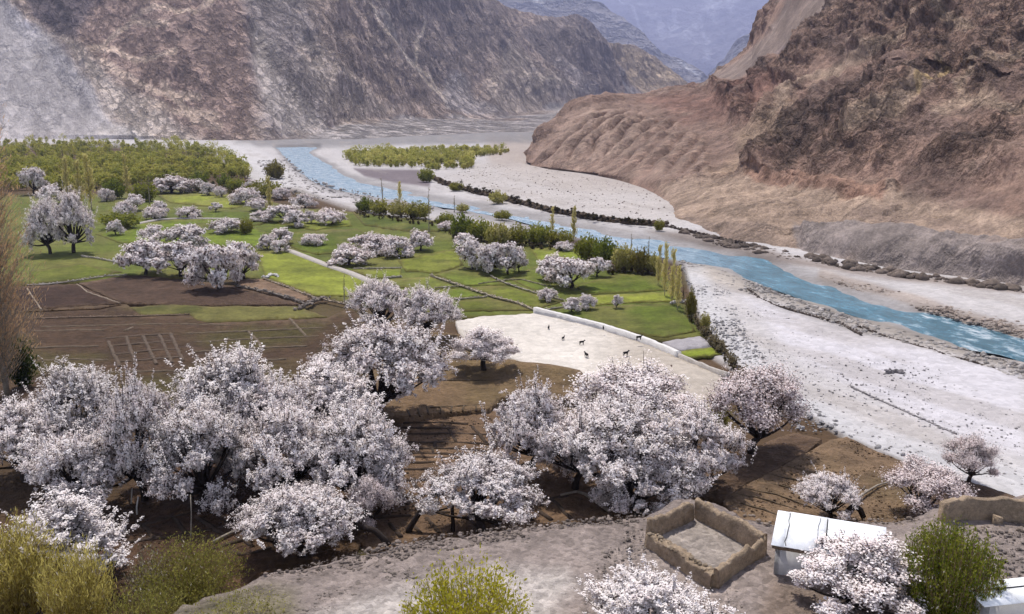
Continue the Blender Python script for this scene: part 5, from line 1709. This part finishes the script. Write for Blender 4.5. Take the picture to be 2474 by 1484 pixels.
# far woods that read as one mass
def wood(name, poly, z, n, hmin, hmax, colA, colB, seed, label, per=120, size=.52):
    rng = np.random.default_rng(seed)
    p = np.array(poly, float)
    x = rng.uniform(p[:, 0].min(), p[:, 0].max(), n * 8)
    y = rng.uniform(p[:, 1].min(), p[:, 1].max(), n * 8)
    k = sdist(x, y, p) < 0
    x, y = x[k][:n], y[k][:n]
    P = unp(x, y, z)
    h = rng.uniform(hmin, hmax, len(P)) * (1 + .45 * fbm(P, 30, 3, .5, seed)) * np.where(rng.random(len(P)) < .1, 1.5, 1)
    r = h * rng.uniform(.2, .55, len(P))
    d = rand_dirs(rng, len(P) * per, .4)
    t = rng.uniform(.55, 1.05, len(d))
    H = np.repeat(h, per)
    R = np.repeat(r, per)
    c = np.repeat(P, per, 0) + np.stack([d[:, 0] * R * t, d[:, 1] * R * t, H * .52 + d[:, 2] * H * .5 * t], 1)
    c[:, 2] = np.maximum(c[:, 2], z)
    q = np.repeat(rng.random(len(P)), per)[:, None] * .7 + rng.random((len(c), 1)) * .3
    col = colA * (1 - q) + colB * q
    V, Q = quads(c, size * rng.uniform(.5, 1.2, len(c)), rng, 2.4, np.tile(np.array([0, 0, 1.0]), (len(c), 1)), .3, d * .7 + np.array([0, 0, .5]), .9)
    V2, Q2 = prisms(P, P + np.stack([0 * h, 0 * h, h * .8], 1), .12, .04)
    me = mesh_np(name, np.vstack([V, V2]), [Q, Q2 + len(V)], M_leaf, np.vstack([np.repeat(col, 4, 0), np.tile(C(90, 76, 50, .7), (len(V2), 1))]))
    tag(link(name, me), label, kind="stuff")


wood("wood", [(-150, 346), (250, 346), (450, 350), (560, 380), (600, 410), (600, 430), (480, 440), (240, 455), (60, 460), (-150, 470)], 0, 1400, 2.6, 5.0, C(116, 122, 44, 1.35), C(168, 160, 82, 1.35), 801, "far green wood covering the flat below the scree slope")
wood("thicket", [(830, 385), (860, 375), (940, 368), (1100, 364), (1225, 362), (1228, 374), (1140, 382), (1142, 408), (1050, 412), (1000, 406), (860, 402)], 0, 520, 2.2, 4.6, C(120, 124, 50, 1.35), C(172, 164, 94, 1.35), 802, "green thicket on the river island")
wood("undergrowth", [(230, 455), (600, 440), (640, 470), (560, 480), (380, 462), (250, 480)], 0, 90, .8, 2.0, C(96, 92, 50, .7), C(120, 110, 70, .7), 803, "low scrub in front of the far wood", 40, .5)
wood("undergrowth", [(1040, 432), (1110, 458), (1200, 480), (1310, 509), (1430, 531), (1590, 546), (1590, 540), (1430, 524), (1310, 500), (1200, 470), (1110, 448)], 1.0, 120, .5, 1.5, C(86, 78, 44, .7), C(70, 60, 48, .7), 804, "dark scrub growing on the embankment", 40, .4)
wood("undergrowth", [(860, 510), (1080, 540), (1120, 575), (1390, 598), (1480, 650), (1600, 660), (1600, 668), (1470, 664), (1380, 610), (1110, 590), (1060, 550), (860, 524)], 0.1, 200, .4, 1.3, C(92, 82, 50, .7), C(110, 98, 70, .7), 805, "brown scrub at the foot of the river hedge", 30, .35)
wood("undergrowth", [(1640, 700), (1690, 780), (1750, 850), (1800, 910), (1830, 960), (1790, 920), (1720, 840), (1660, 770)], 0.1, 120, .4, 1.4, C(120, 104, 74, .7), C(150, 140, 110, .7), 806, "thin dry scrub on the bank by the white riverbed", 30, .2)


# ---------------------------------------------------------------- buildings
def quad_panel(root, name, corners, th, mat):
    """a sheet of thickness th through four world points"""
    c = np.array(corners)
    n = np.cross(c[1] - c[0], c[3] - c[0])
    n /= np.linalg.norm(n)
    if n[2] < 0:
        n = -n
    V = np.vstack([c, c - n * th]) - np.array(root.location)
    Q = [(0, 1, 2, 3), (7, 6, 5, 4), (0, 4, 5, 1), (1, 5, 6, 2), (2, 6, 7, 3), (3, 7, 4, 0)]
    return link(name, mesh_np(name, V, np.array(Q), mat), root)


def house(label, fl, fr, depth, zg, hf, hb, seams, fascia=True, nameset=None):
    """fl, fr: front eave ends on the plan (world xy); walls set in under the sheet roof"""
    fl, fr = np.array([fl[0], fl[1], 0]), np.array([fr[0], fr[1], 0])
    u = (fr - fl)
    L = np.linalg.norm(u)
    u /= L
    b = np.array([-u[1], u[0], 0])
    root = thing("house", label, "house", (fl[0], fl[1], zg))
    pt = lambda s, d, z: fl + u * s + b * d + np.array([0, 0, z])
    i = .22
    c = [pt(i, i, 0), pt(L - i, i, 0), pt(L - i, depth - i, 0), pt(i, depth - i, 0)]
    zt = [zg + hf - .1, zg + hf - .1, zg + hb - .1, zg + hb - .1]
    V = np.array([p + (0, 0, zg - .9) for p in c] + [p + (0, 0, z) for p, z in zip(c, zt)]) - np.array(root.location)
    for nm, q in (("front_wall", (0, 1, 5, 4)), ("side_wall", (1, 2, 6, 5)), ("back_wall", (2, 3, 7, 6)), ("side_wall", (3, 0, 4, 7))):
        P = V[list(q)]
        n = np.cross(P[1] - P[0], P[3] - P[0])
        n /= np.linalg.norm(n)
        Vv = np.vstack([P, P - n * .25])
        link(nm, mesh_np(nm, Vv, np.array([(0, 1, 2, 3), (7, 6, 5, 4), (0, 4, 5, 1), (1, 5, 6, 2), (2, 6, 7, 3), (3, 7, 4, 0)]), M_plaster), root)
    mb = MB()
    for d_ in (.35, depth / 2, depth - .35):
        zz = zg + hf + (hb - hf) * d_ / depth - .085
        mb.tube(np.array([pt(.15, d_, zz), pt(L - .15, d_, zz)]) - np.array(root.location), .05, 6)
    roof = link("roof", mb.mesh("roof_purlins", M_wood), root)
    for k, (a, bq) in enumerate(zip(seams[:-1], seams[1:])):
        dz = .02 * (k % 2)
        quad_panel(root, "roof_panel", [pt(a * L, 0, zg + hf + dz), pt(bq * L + .03, 0, zg + hf + dz), pt(bq * L + .03, depth, zg + hb + dz), pt(a * L, depth, zg + hb + dz)], .035, M_roof).parent = roof
    if fascia:
        mb = MB()
        p0, p1 = pt(.05, .06, zg + hf - .14), pt(L - .05, .06, zg + hf - .14)
        mb.tube(np.array([p0, p1]) - np.array(root.location), .09, 6)
        link("eave_beam", mb.mesh("eave_beam", M_wood), root)
        for k in range(9):
            s = L * (k + .5) / 9
            mb = MB()
            mb.tube(np.array([pt(s, .02, zg + hf - .06), pt(s, .5, zg + hf - .06 + (hb - hf) * .5 / depth)]) - np.array(root.location), .05, 5)
            link("rafter_end", mb.mesh("rafter_end", M_wood), root)
    return root, pt, L, roof


fl, fr = U1(1862, 1316, HZ + 1.9), U1(2140, 1364, HZ + 1.9)
h1, pt, L, roof1 = house("small plastered house with white sheet metal roof behind a blossom tree", fl, fr, 3.7, HZ, 1.9, 2.25, [0, .115, .47, 1.0])
lz = lambda d: HZ + 1.9 + .35 * d / 3.7 + .03
rng = np.random.default_rng(3)
for s0, s1, k in ((.16, .115, .022), (.40, .36, .012), (.475, .475, .028)):
    d = np.linspace(.05, 3.5, 9)
    s = np.linspace(s1, s0, 9) * L + np.cumsum(rng.normal(0, .05, 9)) * (k < .025)
    P = np.array([pt(a, b_, lz(b_) + .03) for a, b_ in zip(s, d)])
    mb = MB()
    mb.tube(P - np.array(h1.location), k, 5)
    link("roof_cable" if k < .025 else "roof_batten", mb.mesh("roof_line", M_cable), roof1)
fl2, fr2 = U1(2378, 1466, HZ + 2.3), U1(2640, 1438, HZ + 2.3)
h2, pt2, L2, roof2 = house("corner of a white-roofed house cut off at the lower right", fl2, fr2, 1.7, HZ, 2.3, 2.5, [0, .33, .7, 1.0], False)
mb = MB()
mb.tube(np.array([pt2(.1, 1.1, HZ + 2.3 + .17), pt2(2.2, 1.05, HZ + 2.3 + .17), pt2(L2 - .2, 1.1, HZ + 2.3 + .17)]) - np.array(h2.location), .03, 5)
link("roof_cable", mb.mesh("roof_cable", M_cable), roof2)
for k, (s, d) in enumerate(((1.0, 1.1), (1.45, 1.0), (2.0, 1.45))):
    rng = np.random.default_rng(k)
    mb = MB()
    p = pt2(s, d, HZ + 2.3 + .2 * d / 1.7 + .10)
    add_rocks(mb, [np.zeros(3)], [.26], rng)
    o = link("roof_stone", mb.mesh("roof_stone", M_black))
    o.location = p
    tag(o, ("dark stone on the cut-off roof, first from its left end", "dark stone on the cut-off roof, second from its left end", "dark stone high on the cut-off roof near the frame edge")[k], "stone", "stones holding down the roof")

# roofless mud enclosure
WH = 1.25
pl, pb, pr_, pf = U1(1567, 1258, HZ + WH), U1(1684, 1208, HZ + WH), U1(1848, 1294, HZ + WH), U1(1731, 1362, HZ + WH - .1)
enc = thing("roofless_enclosure", "roofless mud-walled enclosure open to the sky left of the house", "enclosure", (pl + pb + pr_ + pf)[:3] / 4 * (1, 1, 0) + np.array([0, 0, HZ]))


def mud_wall(a, b, h, th, low, name="mud_wall", seed=0, h2=None):
    rng = np.random.default_rng(seed)
    a, b = np.array([a[0], a[1], HZ]), np.array([b[0], b[1], HZ])
    n = 26
    t = np.linspace(0, 1, n)
    P = a + (b - a) * t[:, None]
    d = (b - a) / np.linalg.norm(b - a)
    s = np.array([-d[1], d[0], 0])
    hh = h + ((h2 if h2 is not None else h) - h) * t + rng.normal(0, .06, n) + .09 * np.sin(t * 9 + seed) + .05 * np.sin(t * 23 + seed * 2)
    prof = [(-.55, -low), (-.52, .3), (-.48, .8), (-.42, .97), (0, 1.03), (.42, .97), (.48, .8), (.52, .3), (.55, -low)]
    rows = []
    for o_, v in prof:
        q = P + s * (o_ * th) + s * rng.normal(0, .02, n)[:, None]
        q[:, 2] = HZ + (hh * v if v > 0 else v) + rng.normal(0, .015, n) * (v > .5)
        rows.append(q)
    V = np.array(rows).transpose(1, 0, 2).reshape(-1, 3) - np.array(enc.location)
    m = len(prof)
    Q = [(i * m + j, i * m + j + 1, (i + 1) * m + j + 1, (i + 1) * m + j) for i in range(n - 1) for j in range(m - 1)]
    for e in (0, (n - 1) * m):
        Q += [(e + 0, e + 8, e + 7, e + 1), (e + 1, e + 7, e + 6, e + 2), (e + 2, e + 6, e + 5, e + 3)]
    T = [(e + 3, e + 5, e + 4) for e in (0, (n - 1) * m)]
    return link(name, mesh_np(name, V, [np.array(Q), np.array(T)], M_mud), enc)


gap = pb + (pl - pb) * .10
mud_wall(pl, gap, WH + .02, .38, .4, seed=1)
mud_wall(pb + (pr_ - pb) * .0, pr_, WH + .1, .42, .4, seed=2)
mud_wall(pr_ + (pf - pr_) * .03, pf, WH - .1, .36, 1.6, seed=3, h2=WH - .35)
front_wall = mud_wall(pl + (pf - pl) * .02, pf + (pl - pf) * .02, WH - .65, .6, 1.8, seed=4, h2=.55)
F = np.array([pl, pb, pr_, pf])
F[:, 2] = HZ + .10
cx = F.mean(0)
g = np.linspace(0, 1, 12)
V = np.array([(F[0] * (1 - a) + F[1] * a) * (1 - b_) + (F[3] * (1 - a) + F[2] * a) * b_ for b_ in g for a in g])
V[:, 2] += .05 * fbm(V, .8, 3, .5, 3)
i = (np.arange(11)[:, None] * 12 + np.arange(11)[None, :]).ravel()
link("dirt_floor", mesh_np("dirt_floor", V - np.array(enc.location), np.stack([i, i + 12, i + 13, i + 1], 1), M_dirt, np.tile(C(172, 160, 150, .75), (144, 1)), True), enc)
mb = MB()
rng = np.random.default_rng(8)
pts = [pl + (pf - pl) * t for t in np.linspace(.05, .95, 46)]
pts = np.array([(p[0] + rng.normal(0, .12), p[1] + rng.normal(0, .12), HZ + .62 - .1 * t) for t, p in zip(np.linspace(0, 1, 46), pts)])
cnt = add_rocks(mb, pts - np.array(enc.location), rng.uniform(.12, .32, 46), rng)
link("coping_stones", mb.mesh("coping_stones", M_stone, np.concatenate([np.tile(C(170, 152, 130, .75) * rng.uniform(.6, 1.1), (c, 1)) for c in cnt])), front_wall)["kind"] = "stuff"

# mud wall at the right
strip_wall([(2270, 1262), (2330, 1250), (2400, 1252), (2473, 1258), (2620, 1272)], HZ, .45, 1.35, M_mud, "garden_wall", "long cracked mud wall at the right edge above the hillside", "wall", 41, .05, .35)
tag(strip_wall([(2395, 1262), (2420, 1266)], HZ, .3, .5, M_mud, "wall_rubble", "", "rubble", 42, .2, .3), "broken lump of mud wall below the right garden wall", "rubble")


# ---------------------------------------------------------------- fallen branches and poles
def stick(line, z, r0, r1, label, mat, name, cat, up=None):
    base = U1(*line[0], z)
    P = []
    for k, (x, y) in enumerate(line):
        P.append(U1(x, y, z) if up is None else at_depth(x, y, base))
    mb = MB()
    P = np.array(P)
    mb.tube(P - P[0], np.linspace(r0, r1, len(P)), 7)
    o = link(name, mb.mesh(name, mat, None, True))
    o.location = P[0]
    tag(o, label, cat)


stick([(1354, 1196), (1391, 1188), (1411, 1193), (1428, 1203), (1444, 1215), (1471, 1234)], .32, .09, .16, "crooked fallen branch on the strip below the middle group", M_barkpale, "fallen_branch", "branch")
stick([(515, 1309), (545, 1293), (575, 1279), (612, 1261)], .3, .12, .08, "fallen log lying across the gridded beds at lower left", M_barkpale, "fallen_log", "log")
stick([(2052, 1225), (2070, 1205), (2090, 1190), (2120, 1172), (2150, 1163)], .75, .12, .06, "long pale leaning branch reaching to the bushy pink blossom tree", M_barkpale, "bare_branch", "branch")
stick([(460, 1330), (461, 1290), (462, 1240), (460, 1195)], .15, .05, .03, "thin upright pale pole among the olive shrub", M_barkpale, "pole", "pole", 1)
stick([(331, 1243), (330, 1225), (334, 1200)], .15, .07, .05, "short whitewashed trunk stump under the left group, thicker one", M_parapet, "white_stem", "stem", 1)
stick([(317, 1217), (318, 1195), (319, 1180)], .15, .05, .04, "short whitewashed stem under the left group, thinner one", M_parapet, "white_stem", "stem", 1)
stick([(568, 1196), (571, 1175), (578, 1160)], .15, .05, .04, "curved whitewashed stem under the middle of the left group", M_parapet, "white_stem", "stem", 1)
stick([(2030, 1262), (2048, 1238), (2062, 1222), (2078, 1232), (2086, 1250)], .6, .3, .2, "dark stump beside the small grey-pink tree behind the house", M_bark, "tree_stump", "stump", 1)


# ---------------------------------------------------------------- black animals on the sand flat
def animal_mesh():
    mb = MB()
    mb.tube([(-.52, 0, .62), (-.45, 0, .68), (-.2, 0, .66), (.1, 0, .65), (.35, 0, .70), (.48, 0, .78), (.58, 0, .90)], [.08, .17, .20, .21, .19, .12, .085], 9)
    mb.tube([(.55, 0, .90), (.66, 0, .92), (.80, 0, .84), (.86, 0, .80)], [.07, .095, .065, .04], 8)
    for x, f in ((-.40, -1), (.32, 1)):
        for y in (-.11, .11):
            if f < 0:
                mb.tube([(x, y, .60), (x + .03, y, .42), (x - .06, y, .27), (x - .02, y, .02)], [.11, .075, .042, .035], 6)
            else:
                mb.tube([(x, y, .60), (x, y, .36), (x + .01, y, .26), (x, y, .02)], [.09, .055, .045, .035], 6)
    mb.tube([(-.53, 0, .66), (-.60, 0, .58), (-.61, 0, .42)], [.03, .03, .015], 5)
    for y in (-1, 1):
        mb.tube([(.62, .06 * y, .97), (.60, .11 * y, 1.07), (.54, .15 * y, 1.13)], [.025, .018, .006], 5)
        mb.tube([(.60, .07 * y, .93), (.58, .17 * y, .92)], [.03, .012], 5)
    return mb.mesh("animal_body", M_black, None, True)


am = animal_mesh()
AN = [(1325, 796, .48, 80, .75, "black animal farthest back on the sand flat"), (1360, 822, .48, 60, .75, "black animal second from the left on the sand flat"),
      (1405, 833, .48, 20, .85, "black animal in the middle of the sand flat"), (1416, 864, .48, 115, .95, "black animal nearest the middle blossom group's left top"),
      (1511, 861, .48, 30, 1.0, "black animal just above the middle blossom group"), (1457, 797, 1.15, 90, .7, "small black animal on the white wall, left one"), (1543, 822, 1.18, 15, .95, "black animal standing on the white wall, right one")]
for x, y, z, a, s, lb in AN:
    s *= .7
    o = link("goat", am)
    o.location = U1(x, y, z)
    o.rotation_euler = (0, 0, math.radians(a))
    o.scale = (s, s, s)
    tag(o, lb, "animal", "black animals on and around the sand flat")

# ---------------------------------------------------------------- haze
mh = bpy.data.materials.new("haze_air")
mh.use_nodes = True
nt = mh.node_tree
nt.nodes.clear()
pv = nt.nodes.new("ShaderNodeVolumePrincipled")
pv.inputs["Color"].default_value = (0.58, 0.63, 1.0, 1)
pv.inputs["Density"].default_value = 0.000125
pv.inputs["Anisotropy"].default_value = 0.3
ou = nt.nodes.new("ShaderNodeOutputMaterial")
nt.links.new(pv.outputs[0], ou.inputs["Volume"])
zt = max((o.matrix_basis @ Vector(c)).z for o in bpy.data.objects if o.type == 'MESH' for c in o.bound_box) + 20
zb = min((o.matrix_basis @ Vector(c)).z for o in bpy.data.objects if o.type == 'MESH' and o.parent is None for c in o.bound_box) - 1
X0, X1, Y0, Y1 = -19000, 19000, -1500, 24000
V = [(x, y, z) for x in (X0, X1) for y in (Y0, Y1) for z in (zb, zt)]
hz = link("haze", mesh_np("haze", np.array(V), np.array([(0, 1, 3, 2), (4, 6, 7, 5), (0, 4, 5, 1), (2, 3, 7, 6), (0, 2, 6, 4), (1, 5, 7, 3)]), mh))
tag(hz, "bluish haze filling the valley air", kind="stuff")
